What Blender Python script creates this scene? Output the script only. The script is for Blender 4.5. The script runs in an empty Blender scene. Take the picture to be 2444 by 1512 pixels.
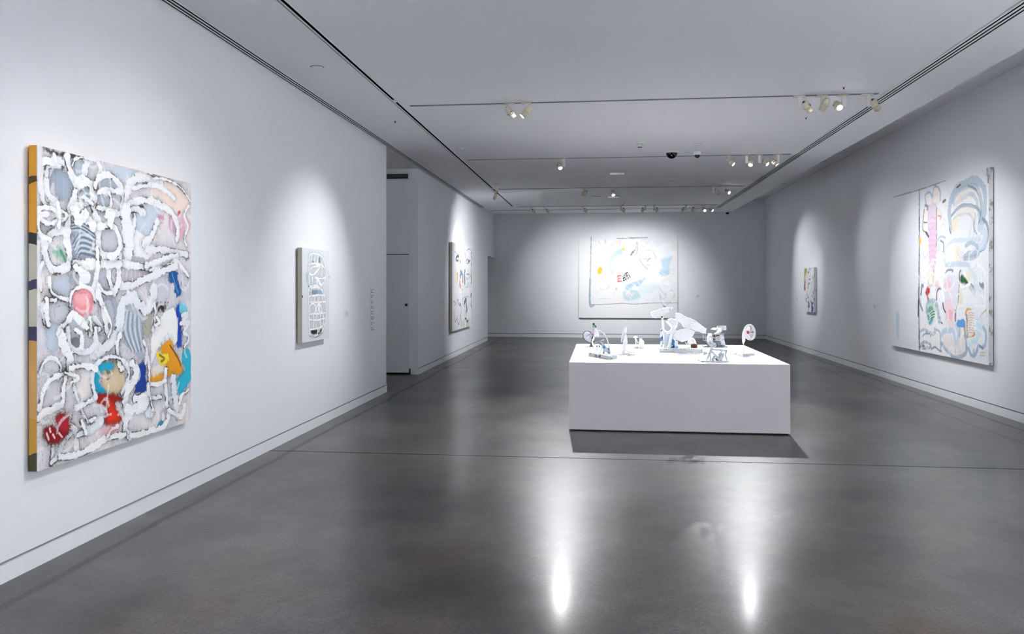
import bpy, bmesh, math, random
import numpy as np
from mathutils import Vector, Matrix
random.seed(7); RNG = np.random.default_rng(11)
SC = bpy.context.scene; COL = SC.collection
PI = math.pi

# ------------------------------------------------------------------ survey of the room (taken from the photograph once)
F, EYE, VPX, HZ = 1870., 1.56, 1433., 680.
YAW = math.atan((VPX-1222)/F); SN, CS = math.sin(YAW), math.cos(YAW)
def ray(u, v):
    a = (u-1222)/F; b = (HZ-v)/F
    return (-SN+a*CS, CS+a*SN, b)
def on_z(u, v, z):
    r = ray(u, v); t = (z-EYE)/r[2]; return Vector((r[0]*t, r[1]*t, z))
def on_x(u, v, x):
    r = ray(u, v); t = x/r[0]; return Vector((x, r[1]*t, EYE+r[2]*t))
def on_y(u, v, y):
    r = ray(u, v); t = y/r[1]; return Vector((r[0]*t, y, EYE+r[2]*t))
XL, XL2, XR, YB, ZC, ZU = -3.105, -3.16, 4.75, 23.46, 3.59, 4.06
PT = 0.733                       # top of the plinth
Y0 = -7.0                        # wall behind the photographer

# ------------------------------------------------------------------ helpers
def lin(c):
    out = []
    for x in c[:3]:
        x /= 255.
        out.append(x/12.92 if x <= .04045 else ((x+.055)/1.055)**2.4)
    return out
def tag(o, label=None, cat=None, group=None, kind=None):
    if label: o['label'] = label
    if cat: o['category'] = cat
    if group: o['group'] = group
    if kind: o['kind'] = kind
    return o
def thing(name, label, cat, loc=(0, 0, 0), rz=0, group=None):
    o = bpy.data.objects.new(name, None); COL.objects.link(o)
    o.empty_display_size = .1
    o.location = loc; o.rotation_euler = (0, 0, rz)
    return tag(o, label, cat, group)
def obj(name, bm, mat, parent=None, label=None, smooth=False, org=None):
    """link a bmesh (world coordinates) as one mesh object; origin at org or parent's origin"""
    me = bpy.data.meshes.new(name)
    o0 = Vector(org) if org is not None else (parent_world(parent) if parent else Vector((0, 0, 0)))
    bmesh.ops.translate(bm, verts=bm.verts, vec=-o0)
    bmesh.ops.recalc_face_normals(bm, faces=bm.faces)
    bm.to_mesh(me); bm.free()
    if smooth:
        for p in me.polygons: p.use_smooth = True
    mats = mat if isinstance(mat, (list, tuple)) else [mat]
    for m in mats: me.materials.append(m)
    o = bpy.data.objects.new(name, me); COL.objects.link(o)
    if parent:
        o.parent = parent; o.location = o0-parent_world(parent)
    else: o.location = o0
    if label: o['label'] = label
    return o
def parent_world(p):
    v = Vector((0, 0, 0))
    while p is not None:
        v += Vector(p.location); p = p.parent
    return v
def B(): return bmesh.new()
def box(bm, x0, x1, y0, y1, z0, z1, bev=0):
    vs = [bm.verts.new((x, y, z)) for x in (x0, x1) for y in (y0, y1) for z in (z0, z1)]
    fs = []
    for q in ((0, 1, 3, 2), (4, 6, 7, 5), (0, 4, 5, 1), (2, 3, 7, 6), (0, 2, 6, 4), (1, 5, 7, 3)):
        fs.append(bm.faces.new([vs[i] for i in q]))
    if bev:
        es = list({e for f in fs for e in f.edges})
        bmesh.ops.bevel(bm, geom=es, offset=bev, segments=2, affect='EDGES', profile=.5)
    return bm
def frame_of(d):
    d = Vector(d).normalized()
    a = Vector((0, 0, 1)) if abs(d.z) < .9 else Vector((1, 0, 0))
    u = d.cross(a).normalized(); return u, d.cross(u).normalized()
def tube(bm, pts, r, n=10, cap=True, closed=False):
    pts = [Vector(p) for p in pts]
    rs = r if isinstance(r, (list, tuple)) else [r]*len(pts)
    rings = []
    for i, p in enumerate(pts):
        if closed: d = pts[(i+1) % len(pts)]-pts[i-1]
        else: d = pts[min(i+1, len(pts)-1)]-pts[max(i-1, 0)]
        if i == 0 or True:
            u, w = frame_of(d)
            if rings:
                pu = rings[-1][1]
                u = (pu-d.normalized()*pu.dot(d.normalized())).normalized(); w = d.normalized().cross(u)
        rings.append(([bm.verts.new(p+(u*math.cos(2*PI*k/n)+w*math.sin(2*PI*k/n))*rs[i]) for k in range(n)], u))
    m = len(rings)
    for i in range(m if closed else m-1):
        a, b = rings[i][0], rings[(i+1) % m][0]
        for k in range(n): bm.faces.new((a[k], a[(k+1) % n], b[(k+1) % n], b[k]))
    if cap and not closed:
        bm.faces.new(rings[0][0]); bm.faces.new(rings[-1][0])
    return bm
def smooth_pts(pts, n=6, closed=False):
    pts = [np.array(p, float) for p in pts]; m = len(pts); out = []
    if m < 3 and not closed: return pts
    for i in range(m if closed else m-1):
        g = (lambda k: pts[k % m]) if closed else (lambda k: pts[min(max(k, 0), m-1)])
        p0, p1, p2, p3 = g(i-1), g(i), g(i+1), g(i+2)
        for s in range(n):
            t = s/n
            out.append(.5*(2*p1+(p2-p0)*t+(2*p0-5*p1+4*p2-p3)*t*t+(3*p1-p0-3*p2+p3)*t**3))
    if not closed: out.append(pts[-1])
    return out
def lathe(bm, prof, M=None, n=28, cap=True):
    M = M or Matrix.Identity(4); rings = []
    for r, z in prof:
        rings.append([bm.verts.new(M @ Vector((max(r, 1e-4)*math.cos(2*PI*k/n), max(r, 1e-4)*math.sin(2*PI*k/n), z))) for k in range(n)])
    for a, b in zip(rings, rings[1:]):
        for k in range(n): bm.faces.new((a[k], a[(k+1) % n], b[(k+1) % n], b[k]))
    if cap:
        bm.faces.new(rings[0]); bm.faces.new(rings[-1])
    return bm
def prism(bm, pts, vec):
    a = [bm.verts.new(p) for p in pts]; b = [bm.verts.new(Vector(p)+Vector(vec)) for p in pts]
    bm.faces.new(a); bm.faces.new(list(reversed(b)))
    for i in range(len(pts)):
        j = (i+1) % len(pts); bm.faces.new((a[i], b[i], b[j], a[j]))
    return bm
def jag(pts, step, amp):
    """resample a closed outline and roughen it (hand-torn, plastered edges)"""
    out = []; n = len(pts)
    for i in range(n):
        a, b = Vector(pts[i]), Vector(pts[(i+1) % n]); k = max(1, int((b-a).length/step))
        for s in range(k):
            p = a.lerp(b, s/k); out.append(p+Vector((random.uniform(-amp, amp), 0, random.uniform(-amp, amp))))
    return out
def slab(bm, pts, y0, y1, amp=.003, step=.03):
    """an upright rough slab: outline in XZ, thickness along Y, softened rim"""
    P = jag(pts, step, amp); c = sum((Vector(p) for p in P), Vector())/len(P)
    lays = [(y0, .965), (y0+(y1-y0)*.22, 1.), (y0+(y1-y0)*.78, 1.), (y1, .965)]; rings = []
    for y, s in lays: rings.append([bm.verts.new((c.x+(p.x-c.x)*s, y, c.z+(p.z-c.z)*s)) for p in P])
    for a, b in zip(rings, rings[1:]):
        for i in range(len(P)):
            j = (i+1) % len(P); bm.faces.new((a[i], b[i], b[j], a[j]))
    bm.faces.new(rings[0]); bm.faces.new(rings[-1]); return bm
def puff(bm, pts, yc, d, amp=.002, step=.02, flat=None):
    """a rounded lump with the given outline in XZ and depth d along Y"""
    P = jag([Vector(p) for p in smooth_pts([tuple(p) for p in pts], 4, True)], step, amp)
    c = sum(P, Vector())/len(P); rings = []; L = 9
    for k in range(L):
        a = -PI/2+PI*(k+.6)/(L+.2); s = max(.06, math.cos(a))**.55
        rings.append([bm.verts.new((c.x+(p.x-c.x)*s+random.uniform(-amp, amp)*.6, yc+math.sin(a)*d/2+random.uniform(-amp, amp)*.6, c.z+(p.z-c.z)*s)) for p in P])
    for a, b in zip(rings, rings[1:]):
        for i in range(len(P)):
            j = (i+1) % len(P); bm.faces.new((a[i], b[i], b[j], a[j]))
    bm.faces.new(rings[0]); bm.faces.new(rings[-1]); return bm

# ------------------------------------------------------------------ materials
def nodes_of(name):
    m = bpy.data.materials.new(name); m.use_nodes = True
    nt = m.node_tree; bs = nt.nodes['Principled BSDF']
    return m, nt, bs
def plain(name, rgb, rough=.6, var=.06, scale=12., bump=0., bscale=60., metal=0., spec=.5, emit=None, estr=0.):
    m, nt, bs = nodes_of(name); N, Lk = nt.nodes.new, nt.links.new
    c = lin(rgb)
    tc = N('ShaderNodeTexCoord'); nz = N('ShaderNodeTexNoise'); nz.inputs['Scale'].default_value = scale; nz.inputs['Detail'].default_value = 2
    Lk(tc.outputs['Object'], nz.inputs['Vector'])
    mx = N('ShaderNodeMix'); mx.data_type = 'RGBA'
    mx.inputs['A'].default_value = [x*(1-var) for x in c]+[1]; mx.inputs['B'].default_value = [min(1, x*(1+var)) for x in c]+[1]
    Lk(nz.outputs['Fac'], mx.inputs['Factor']); Lk(mx.outputs['Result'], bs.inputs['Base Color'])
    bs.inputs['Roughness'].default_value = rough; bs.inputs['Metallic'].default_value = metal
    bs.inputs['Specular IOR Level'].default_value = spec
    if bump:
        n2 = N('ShaderNodeTexNoise'); n2.inputs['Scale'].default_value = bscale; n2.inputs['Detail'].default_value = 6
        Lk(tc.outputs['Object'], n2.inputs['Vector'])
        bp = N('ShaderNodeBump'); bp.inputs['Strength'].default_value = bump; bp.inputs['Distance'].default_value = .01
        Lk(n2.outputs['Fac'], bp.inputs['Height']); Lk(bp.outputs['Normal'], bs.inputs['Normal'])
    if emit:
        bs.inputs['Emission Color'].default_value = lin(emit)+[1]; bs.inputs['Emission Strength'].default_value = estr
    return m
def crusty(name, rgb, spot, cover=.38, scale=25., rough=.75, bump=.6):
    """brushed plaster / thick paint: main colour broken by patches of another"""
    m, nt, bs = nodes_of(name); N, Lk = nt.nodes.new, nt.links.new
    tc = N('ShaderNodeTexCoord'); nz = N('ShaderNodeTexNoise'); nz.inputs['Scale'].default_value = scale; nz.inputs['Detail'].default_value = 8; nz.inputs['Roughness'].default_value = .7
    Lk(tc.outputs['Object'], nz.inputs['Vector'])
    rp = N('ShaderNodeValToRGB'); e = rp.color_ramp.elements
    e[0].position = cover-.05; e[0].color = lin(spot)+[1]; e[1].position = cover+.03; e[1].color = lin(rgb)+[1]
    Lk(nz.outputs['Fac'], rp.inputs['Fac']); Lk(rp.outputs['Color'], bs.inputs['Base Color'])
    bs.inputs['Roughness'].default_value = rough
    n2 = N('ShaderNodeTexNoise'); n2.inputs['Scale'].default_value = scale*3; n2.inputs['Detail'].default_value = 6
    Lk(tc.outputs['Object'], n2.inputs['Vector'])
    bp = N('ShaderNodeBump'); bp.inputs['Strength'].default_value = bump; bp.inputs['Distance'].default_value = .008
    Lk(n2.outputs['Fac'], bp.inputs['Height']); Lk(bp.outputs['Normal'], bs.inputs['Normal'])
    return m
M_WALL = plain('wall paint', (236, 238, 242), .7, .012, 3.)
M_REVEAL = plain('reveal shade grey', (140, 142, 148), .6, .02, spec=.2)  # grey stands in for the shade inside the reveal groove
M_CEIL = plain('ceiling paint', (232, 234, 238), .8, .012, 2.)
M_BASE = plain('baseboard paint', (236, 238, 242), .5, .01, 4.)
M_DOOR = plain('door paint', (226, 232, 234), .5, .012, 3.)
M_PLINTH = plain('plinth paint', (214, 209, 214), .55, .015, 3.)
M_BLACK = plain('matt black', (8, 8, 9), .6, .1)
M_SLOT = plain('slot black', (2, 2, 2), 1., 0, spec=0.)
M_TRIM = plain('white enamel', (225, 228, 232), .4, .02)
M_TRACK = plain('track grey', (120, 122, 126), .45, .04)
M_LAMP = plain('cream lamp housing', (214, 203, 182), .45, .03)
M_STEM = plain('white lamp stem', (222, 222, 222), .45, .02)
M_ADAPT = plain('ivory adapter', (205, 200, 186), .5, .03)
M_DOME = plain('smoked dome', (10, 9, 11), .12, .05)
M_DET = plain('ivory plastic', (214, 214, 208), .5, .02)
M_LENS = plain('lit lens', (255, 255, 255), .3, 0, emit=(255, 253, 250), estr=30.)
M_GREY = plain('vinyl grey', (128, 130, 136), .7, .05)
M_CARD = plain('card white', (232, 234, 238), .6, .01)
M_PLASTER = crusty('white plaster', (240, 243, 244), (186, 192, 198), .375, 26., bump=1.)
M_PLASTER2 = crusty('worn white plaster', (224, 229, 231), (120, 118, 118), .41, 30., bump=1.)
M_WOODY = crusty('whitewashed block', (216, 222, 224), (48, 42, 44), .45, 16.)
M_BLUEW = crusty('blue washed plaster', (225, 234, 240), (70, 130, 175), .50, 14.)
M_BLUE = crusty('blue paint', (52, 140, 172), (214, 230, 236), .49, 20.)
M_DEEPB = crusty('deep blue paint', (60, 110, 160), (225, 232, 238), .52, 18.)
M_GREEN = crusty('green glaze', (14, 84, 62), (190, 206, 200), .47, 40.)
M_PINK = crusty('pinkish plaster', (226, 214, 218), (150, 140, 146), .36, 30.)
M_GREYP = crusty('grey plaster', (222, 228, 232), (158, 168, 176), .44, 24.)
M_DGREY = crusty('dark grey plaster', (120, 126, 136), (205, 212, 218), .36, 20.)
M_BROWN = crusty('brown clay', (104, 62, 42), (52, 30, 24), .42, 24.)
M_SHELL = crusty('speckled shell', (236, 236, 234), (150, 70, 58), .40, 55.)
M_TAN = plain('tan dowel', (206, 190, 140), .6, .1, 40.)
M_WHITEP = plain('white plastic', (244, 244, 246), .35, .01)
M_RED = plain('red plastic', (200, 20, 22), .35, .03)
M_RIM = plain('dark wire', (96, 98, 108), .5, .1)
M_DARKBAR = plain('dark brown bar', (64, 50, 48), .6, .1)
M_SKYBLUE = plain('sky blue paint', (110, 172, 232), .6, .05)

def floor_material():
    m, nt, bs = nodes_of('polished concrete'); N, Lk = nt.nodes.new, nt.links.new
    tc = N('ShaderNodeTexCoord')
    def noise(scale, detail=6, rough=.6, dist=0, vec=None):
        n = N('ShaderNodeTexNoise'); n.inputs['Scale'].default_value = scale; n.inputs['Detail'].default_value = detail
        n.inputs['Roughness'].default_value = rough; n.inputs['Distortion'].default_value = dist
        Lk(vec or tc.outputs['Object'], n.inputs['Vector']); return n.outputs['Fac']
    def ramp(f, a, ca, b, cb):
        r = N('ShaderNodeValToRGB'); e = r.color_ramp.elements; e[0].position = a; e[0].color = ca; e[1].position = b; e[1].color = cb
        Lk(f, r.inputs['Fac']); return r.outputs['Color']
    def mix(f, a, b, mode='MIX'):
        x = N('ShaderNodeMix'); x.data_type = 'RGBA'; x.blend_type = mode
        for s, v in (('Factor', f), ('A', a), ('B', b)):
            if isinstance(v, (int, float, tuple, list)): x.inputs[s].default_value = v
            else: Lk(v, x.inputs[s])
        return x.outputs['Result']
    def mth(op, a, b=None, c=None):
        x = N('ShaderNodeMath'); x.operation = op
        for i, v in enumerate((a, b, c)):
            if v is None: continue
            if isinstance(v, (int, float)): x.inputs[i].default_value = v
            else: Lk(v, x.inputs[i])
        return x.outputs[0]
    g = lambda *c: tuple(lin(c))+(1,)
    base = ramp(noise(.8, 5, .6, 0), .34, g(36, 34, 33), .66, g(112, 110, 107))
    warm = mix(ramp(noise(.9, 3, .55, .6), .52, (0, 0, 0, 1), .75, (.7, .7, .7, 1)), base, g(108, 88, 68))
    fine = mix(.45, warm, ramp(noise(9., 6, .68), .34, g(76, 76, 76), .66, g(222, 222, 222)), 'MULTIPLY')
    fine = mix(1., fine, (.98, .975, .97, 1), 'MULTIPLY')
    grit = ramp(noise(55., 3, .8), .38, g(150, 150, 150), .6, g(210, 210, 210)); fine = mix(.9, fine, mix(1., grit, (1.7, 1.7, 1.7, 1), 'MULTIPLY'), 'MULTIPLY')
    blot = ramp(noise(18., 3, .6, 0), .5, (0, 0, 0, 1), .8, (.6, .6, .6, 1))
    blotm = mix(1., blot, ramp(noise(1.3, 3), .5, (0, 0, 0, 1), .62, (1, 1, 1, 1)), 'MULTIPLY')
    col = mix(blotm, fine, g(44, 43, 44))
    sp = N('ShaderNodeSeparateXYZ'); Lk(tc.outputs['Object'], sp.inputs[0]); X, Y = sp.outputs[0], sp.outputs[1]
    wob = mth('MULTIPLY', mth('SUBTRACT', noise(.8, 2, .4), .5), .16)
    def band(coord, at, half, soft):
        d = mth('ABSOLUTE', mth('SUBTRACT', mth('ADD', coord, wob), at))
        r = N('ShaderNodeMapRange'); r.inputs[1].default_value = half; r.inputs[2].default_value = half+soft; r.inputs[3].default_value = 1; r.inputs[4].default_value = 0
        Lk(d, r.inputs[0]); return r.outputs[0]
    stains = mth('MAXIMUM', mth('MAXIMUM', band(X, XL+.21, .012, .03), band(X, XR-.22, .012, .03)), mth('MULTIPLY', band(X, XR-.62, .006, .02), .7))
    col = mix(mth('MULTIPLY', stains, .55), col, g(46, 46, 50))
    line = mth('MAXIMUM', mth('COMPARE', Y, 7.09, .012), mth('MAXIMUM', mth('COMPARE', Y, 14.6, .005), mth('COMPARE', Y, -.5, .005)))
    col = mix(mth('MULTIPLY', line, .85), col, g(24, 24, 25))
    Lk(col, bs.inputs['Base Color'])
    # fine arc-shaped burnishing scratches
    mp = N('ShaderNodeMapping'); mp.inputs['Scale'].default_value = (9., 60., 9.); Lk(tc.outputs['Object'], mp.inputs['Vector'])
    scr = noise(2., 3, .6, .5, mp.outputs['Vector'])
    rg = mth('ADD', mth('MULTIPLY', scr, .05), mth('MULTIPLY', noise(2.2, 4, .6), .05))
    rg = mth('ADD', rg, mth('ADD', .262, mth('ADD', mth('MULTIPLY', stains, .1), mth('MULTIPLY', line, .6))))
    rg = mth('MAXIMUM', rg, .28)
    Lk(rg, bs.inputs['Roughness'])
    bs.inputs['Specular IOR Level'].default_value = .33; bs.inputs['IOR'].default_value = 1.5; bs.inputs['Coat Weight'].default_value = .22; bs.inputs['Coat Roughness'].default_value = .15
    bp = N('ShaderNodeBump'); bp.inputs['Strength'].default_value = .05; bp.inputs['Distance'].default_value = .006
    Lk(noise(6., 2, .5), bp.inputs['Height']); Lk(bp.outputs['Normal'], bs.inputs['Normal'])
    return m
M_FLOOR = floor_material()

# ------------------------------------------------------------------ the setting
def struct(name, bm, mat, label, cat, org=None):
    return tag(obj(name, bm, mat, org=org), label, cat, kind='structure')
struct('floor', box(B(), -6.6, XR+.2, Y0, YB+.2, -.15, 0), M_FLOOR, 'dark grey polished concrete floor of the gallery', 'floor')
struct('ceiling', box(B(), -6.4, 3.62, Y0, 22.12, ZC, ZC+.12), M_CEIL, 'flat white lower ceiling carrying the lamp tracks', 'ceiling')
struct('ceiling_upper', box(B(), -6.6, XR+.2, Y0, YB+.2, ZU, ZU+.1), M_CEIL, 'grey upper ceiling seen past the edge of the lower ceiling', 'ceiling')
BH0, BH1 = .096, .113            # reveal between flush baseboard and wall
def wall_x(name, x, sx, y0, y1, z1, label, base_label, base_name):
    """a wall facing sx along X, with flush baseboard and shadow reveal"""
    t = .16; r = .014
    bm = B(); box(bm, min(x, x-sx*t), max(x, x-sx*t), y0, y1, BH1, z1)
    struct(name, bm, M_WALL, label, 'wall')
    xb = x-sx*r; struct(base_name.replace('baseboard', 'trim'), box(B(), min(xb, x-sx*t), max(xb, x-sx*t), y0, y1, BH0, BH1), M_REVEAL, 'reveal line in painted shade above the '+base_label.replace('white ', '', 1), 'trim')
    struct(base_name, box(B(), min(x+sx*.002, x-sx*t), max(x+sx*.002, x-sx*t), y0, y1, 0, BH0), M_BASE, base_label, 'baseboard')
wall_x('wall_left', XL, 1, Y0, 11.157, ZC, 'near left white wall with the large colourful painting', 'white flush baseboard of the near left wall', 'baseboard_left')
wall_x('wall_left_far', XL2, 1, 13.4, 21.89, ZC, 'far left white wall beyond the door recess', 'white flush baseboard of the far left wall', 'baseboard_left_far')
wall_x('wall_right', XR, -1, Y0, YB, ZU, 'long right white wall', 'white flush baseboard of the right wall', 'baseboard_right')
def wall_y(name, y, x0, x1, z1, label, base_label, base_name):
    t = .16
    bm = B(); box(bm, x0, x1, y, y+t, BH1, z1)
    struct(name, bm, M_WALL, label, 'wall')
    struct(base_name.replace('baseboard', 'trim'), box(B(), x0, x1, y+.014, y+t, BH0, BH1), M_REVEAL, 'reveal line in painted shade above the '+base_label.replace('white ', '', 1), 'trim')
    struct(base_name, box(B(), x0, x1, y-.002, y+t, 0, BH0), M_BASE, base_label, 'baseboard')
wall_y('wall_back', YB, -6.4, XR, ZU, 'white end wall behind the pale square painting', 'white flush baseboard of the end wall', 'baseboard_back')
struct('wall_front', box(B(), -6.4, XR, Y0-.16, Y0, 0, ZU), M_WALL, 'white wall behind the viewpoint', 'wall')
# header over the passage at the far left, and the passage beyond
struct('wall_left_header', box(B(), XL2-.16, XL2, 21.89, YB, 2.385, ZU), M_WALL, 'white wall piece above the passage in the far left corner', 'wall')
struct('wall_left_upper', box(B(), XL2-.3, XL2-.02, Y0, 21.89, ZC+.12, ZU), M_WALL, 'white upper left wall hidden above the lower ceiling', 'wall')
struct('wall_passage_side', box(B(), -6.4, XL2-.16, 21.73, 21.89, 0, 3.5), M_WALL, 'wall inside the far left passage', 'wall')
struct('ceiling_passage', box(B(), -6.4, XL2-.16, 21.89, YB, 2.385, 2.5), M_CEIL, 'low ceiling of the far left passage', 'ceiling')
struct('wall_passage_end', box(B(), -6.56, -6.4, Y0, YB, 0, ZU), M_WALL, 'wall closing the passages on the left', 'wall')
# the recess with the door
struct('wall_recess_front', box(B(), -6.4, XL-.16, 10.997, 11.157, 0, ZC), M_WALL, 'near side wall of the door recess', 'wall')
DX0, DX1, DZ = -4.25, -3.295, 2.105
bm = B(); box(bm, DX1, XL2-.16, 13.4, 13.56, 0, ZC); box(bm, XL2-.16, XL2, 13.398, 13.4, BH0, ZC)
box(bm, -6.4, DX0, 13.4, 13.56, 0, ZC); box(bm, DX0, DX1, 13.4, 13.56, DZ, ZC); box(bm, DX0, DX1, 13.53, 13.56, 0, DZ)
struct('wall_recess', bm, M_WALL, 'recessed grey wall holding the flush door', 'wall')
struct('baseboard_recess', box(B(), DX1+.012, XL2+.004, 13.385, 13.398, 0, .105), M_BASE, 'short raised baseboard right of the flush door', 'baseboard')
struct('baseboard_corner', box(B(), XL-.1, XL+.006, 11.157, 11.172, 0, .115), M_BASE, 'baseboard end cap at the wall corner by the recess', 'baseboard')
bm = B(); box(bm, DX0+.013, DX1-.013, 13.404, 13.45, .03, DZ-.013)
door = struct('door_1', bm, M_DOOR, 'flush pale door in the recess with a small dark knob', 'door', org=((DX0+DX1)/2, 13.404, 0))
obj('gap_shade', box(B(), DX0+.001, DX1-.001, 13.425, 13.44, 0, DZ-.001), M_BLACK, door, 'black sheet for the shade in the door gap')  # black sheet behind the leaf paints the shade in the gap
kn = on_y(970, 727, 13.4)
MY = Matrix.Translation((kn.x, 13.404, kn.z)) @ Matrix.Rotation(PI/2, 4, 'X')
obj('door_knob', lathe(B(), [(.024, -.002), (.024, .006), (.011, .01), (.010, .025), (.019, .03), (.021, .042), (.013, .05)], MY), M_BLACK, door, 'small black round door knob', True)

# ------------------------------------------------------------------ air slots and tracks in the ceiling
def slot_run(label, xs, x0, x1, y0, y1):
    t = thing('slot_vent', label, 'ceiling air vent', ((x0+x1)/2, (y0+y1)/2, ZC))
    z = ZC
    edges = [x0]; gaps = []
    for x in xs: gaps.append((x-.0105, x+.0105))
    obj('dark_slot', box(B(), x0+.003, x1-.003, y0+.003, y1-.003, z-.002, z-.0001), M_SLOT, t, 'black gaps between the white strips')
    cuts = [x0]+[v for g in gaps for v in g]+[x1]
    for k in range(0, len(cuts), 2):
        obj('strip', box(B(), cuts[k], cuts[k+1], y0, y1, z-.007, z-.0001), M_TRIM, t)
    for yy in (y0, y1): obj('end_cap', box(B(), x0, x1, yy-.004, yy+.004, z-.0075, z-.0001), M_TRIM, t)
    return t
slot_run('long triple air slot in the ceiling along the left wall', (-3.094, -3.060, -3.026), -3.104, -3.008, Y0+.5, 20.25)
slot_run('long triple air slot in the ceiling near the right ceiling edge', (3.022, 3.062, 3.100), 2.99, 3.125, Y0+.5, 21.05)
def track(label, a, b, wide=.034):
    t = thing('light_track', label, 'lamp track', ((a[0]+b[0])/2, (a[1]+b[1])/2, ZC))
    h = wide/2; al = abs(b[0]-a[0]) > abs(b[1]-a[1])
    def strip(name, o0, o1, z0, mat, e=0.):
        if al: bm = box(B(), a[0]-e, b[0]+e, a[1]+o0, a[1]+o1, z0, ZC+.002)
        else: bm = box(B(), a[0]+o0, a[0]+o1, a[1]-e, b[1]+e, z0, ZC+.002)
        obj(name, bm, mat, t)
    strip('conductor_groove', -h+.006, h-.006, ZC-.002, M_SLOT if not al else M_TRACK)
    strip('rail', -h, -h+.007, ZC-.006, M_TRIM if not al else M_TRACK, .004); strip('rail', h-.007, h, ZC-.006, M_TRIM if not al else M_TRACK, .004)
    return t
TX0, TX1 = -2.14, 2.925
TY = [.97, 4.83, 8.69, 12.55, 16.45, 20.2]
for y, lb in zip(TY[2:], ('nearest ceiling track crossing the room, six lamps on it', 'second ceiling track crossing the room, behind the big black dome camera', 'third ceiling track crossing the room, four lamps on it', 'fourth ceiling track crossing the room, with ten lamps in a row')):
    track(lb, (TX0, y), (TX1, y))
for y, lb in zip(TY[:2], ('ceiling track over the viewpoint', 'ceiling track just above the frame')): track(lb, (TX0, y), (TX1, y))
track('last bare ceiling track before the end wall', (-2.98, 21.11), (3.03, 21.11))
t = track('long dark ceiling track running along the left side of the room', (-2.25, Y0+1), (-2.25, 20.07), .044)
for yy in (8.43, 16.3):
    obj('joiner', box(B(), -2.272, -2.228, yy-.05, yy+.05, ZC-.007, ZC+.002), M_TRIM, t)
obj('side_trim', box(B(), -2.292, -2.288, Y0+1, 16.6, ZC-.004, ZC+.002), M_TRACK, t)

# ------------------------------------------------------------------ spot lamps
LC = (.968, .976, 1.0)
def make_lamp():
    r = thing('spot_lamp', '', 'spot lamp')
    obj('adapter', box(B(), -.07, .05, -.017, .017, -.016, -.001, .002), M_ADAPT, r)
    obj('stem', box(B(), -.022, .022, -.016, .016, -.135, -.014, .003), M_STEM, r)
    obj('yoke', lathe(B(), [(.012, -.022), (.012, .022)], Matrix.Rotation(PI/2, 4, 'Y'), 16), M_LAMP, r)
    hd = obj('lamp_head', lathe(B(), [(.004, .066), (.022, .066), (.03, .058), (.034, .03), (.035, 0.), (.041, -.004), (.041, -.014), (.036, -.017), (.036, -.028), (.039, -.030), (.039, -.034), (.034, -.036), (.034, -.076), (.030, -.076), (.030, -.068)], n=32), M_LAMP, r, None, True)
    obj('rear_vent', lathe(B(), [(.013, .0655), (.013, .068)], n=16), M_BLACK, hd)
    obj('clamp_ring', lathe(B(), [(.0415, -.0085), (.0425, -.0085), (.0425, -.0115), (.0415, -.0115)], n=32, cap=False), M_RIM, hd)
    obj('lens', lathe(B(), [(.0295, -.068), (.0295, -.070), (.02, -.0725), (.0, -.0735)], n=32), M_LENS, hd, None, True)
    obj('focus_knob', lathe(B(), [(.005, 0), (.005, .016)], Matrix.Translation((.036, 0, .0)) @ Matrix.Rotation(PI/2, 4, 'Y'), 10), M_RIM, hd)
    return r
LAMP0 = make_lamp(); lamp_used = [False]
def kids(o): return [c for c in COL.objects if c.parent == o]
def copy_tree(o, parent=None):
    c = o.copy(); COL.objects.link(c)
    if parent: c.parent = parent
    for k in kids(o): copy_tree(k, c)
    return c
def lamp(x, y, side, target, label, group, power=600., cone=52., blend=.75, flip=False):
    if not lamp_used[0]: r = LAMP0; lamp_used[0] = True
    else: r = copy_tree(LAMP0)
    # the source keeps only its mesh parts, so copies start without a beam
    r.location = (x, y, ZC-.001); r['label'] = label; r['group'] = group
    hd = [k for k in kids(r) if k.name.startswith('lamp_head')][0]
    yk = [k for k in kids(r) if k.name.startswith('yoke')][0]
    off = Vector((side*.068, 0, -.112)) if side else Vector((0, -.058, -.112))
    hd.location = off; yk.location = off*1.
    yk.location = (side*.04, 0, -.112) if side else (0, -.034, -.112)
    if not side: yk.rotation_euler = (0, 0, PI/2)
    else: yk.rotation_euler = (0, 0, 0)
    d = Vector(target)-(Vector(r.location)+off)
    hd.rotation_euler = d.to_track_quat('-Z', 'Y').to_euler()
    beams.append((hd, power, cone, blend)); return r
beams = []
G1, G2, G3, G4 = 'spot lamps on the nearest track', 'spot lamps on the second track', 'spot lamps on the third track', 'spot lamps on the fourth track'
y = TY[2]
lamp(-1.0, y, 0, (.95, 9.7, .95), 'left lamp of the pair on the nearest track, head tilted to the right', G1, 70, 62, 1)
lamp(-.81, y, 0, (XL, 8.2, 1.15), 'right lamp of the pair on the nearest track, head tilted to the left', G1, 330, 66, 1)
lamp(2.125, y, 1, (XR, 11.2, 1.4), 'leftmost of the four cream lamps at the right end of the nearest track, back turned', G1, 280, 62, 1)
lamp(2.365, y, 0, (1.1, 9.5, .9), 'second of the four cream lamps right on the nearest track, pointing down', G1, 70, 62, 1)
lamp(2.58, y, -1, (2.9, 4.0, .3), 'third lamp on the right of the nearest track, glowing lens facing forward', G1, 80, 66, 1)
lamp(2.825, y, 1, (XR, 10.6, 1.4), 'last lamp at the right end of the nearest track, overlapping the triple air slot', G1, 80, 66, 1)
y = TY[3]
lamp(-.58, y, -1, (.2, 9.5, .0), 'single glaring lamp on the left half of the second track', G2, 1400, 62, 1)
lamp(2.0, y, 0, (XR, 11.0, 1.0), 'lamp on the second track left of the bright pair, lens to the right', G2, 80, 66, 1)
lamp(2.266, y, 1, (1.1, 9.6, .0), 'glaring lamp of the bright pair on the second track', G2, 1600, 60, 1)
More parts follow.
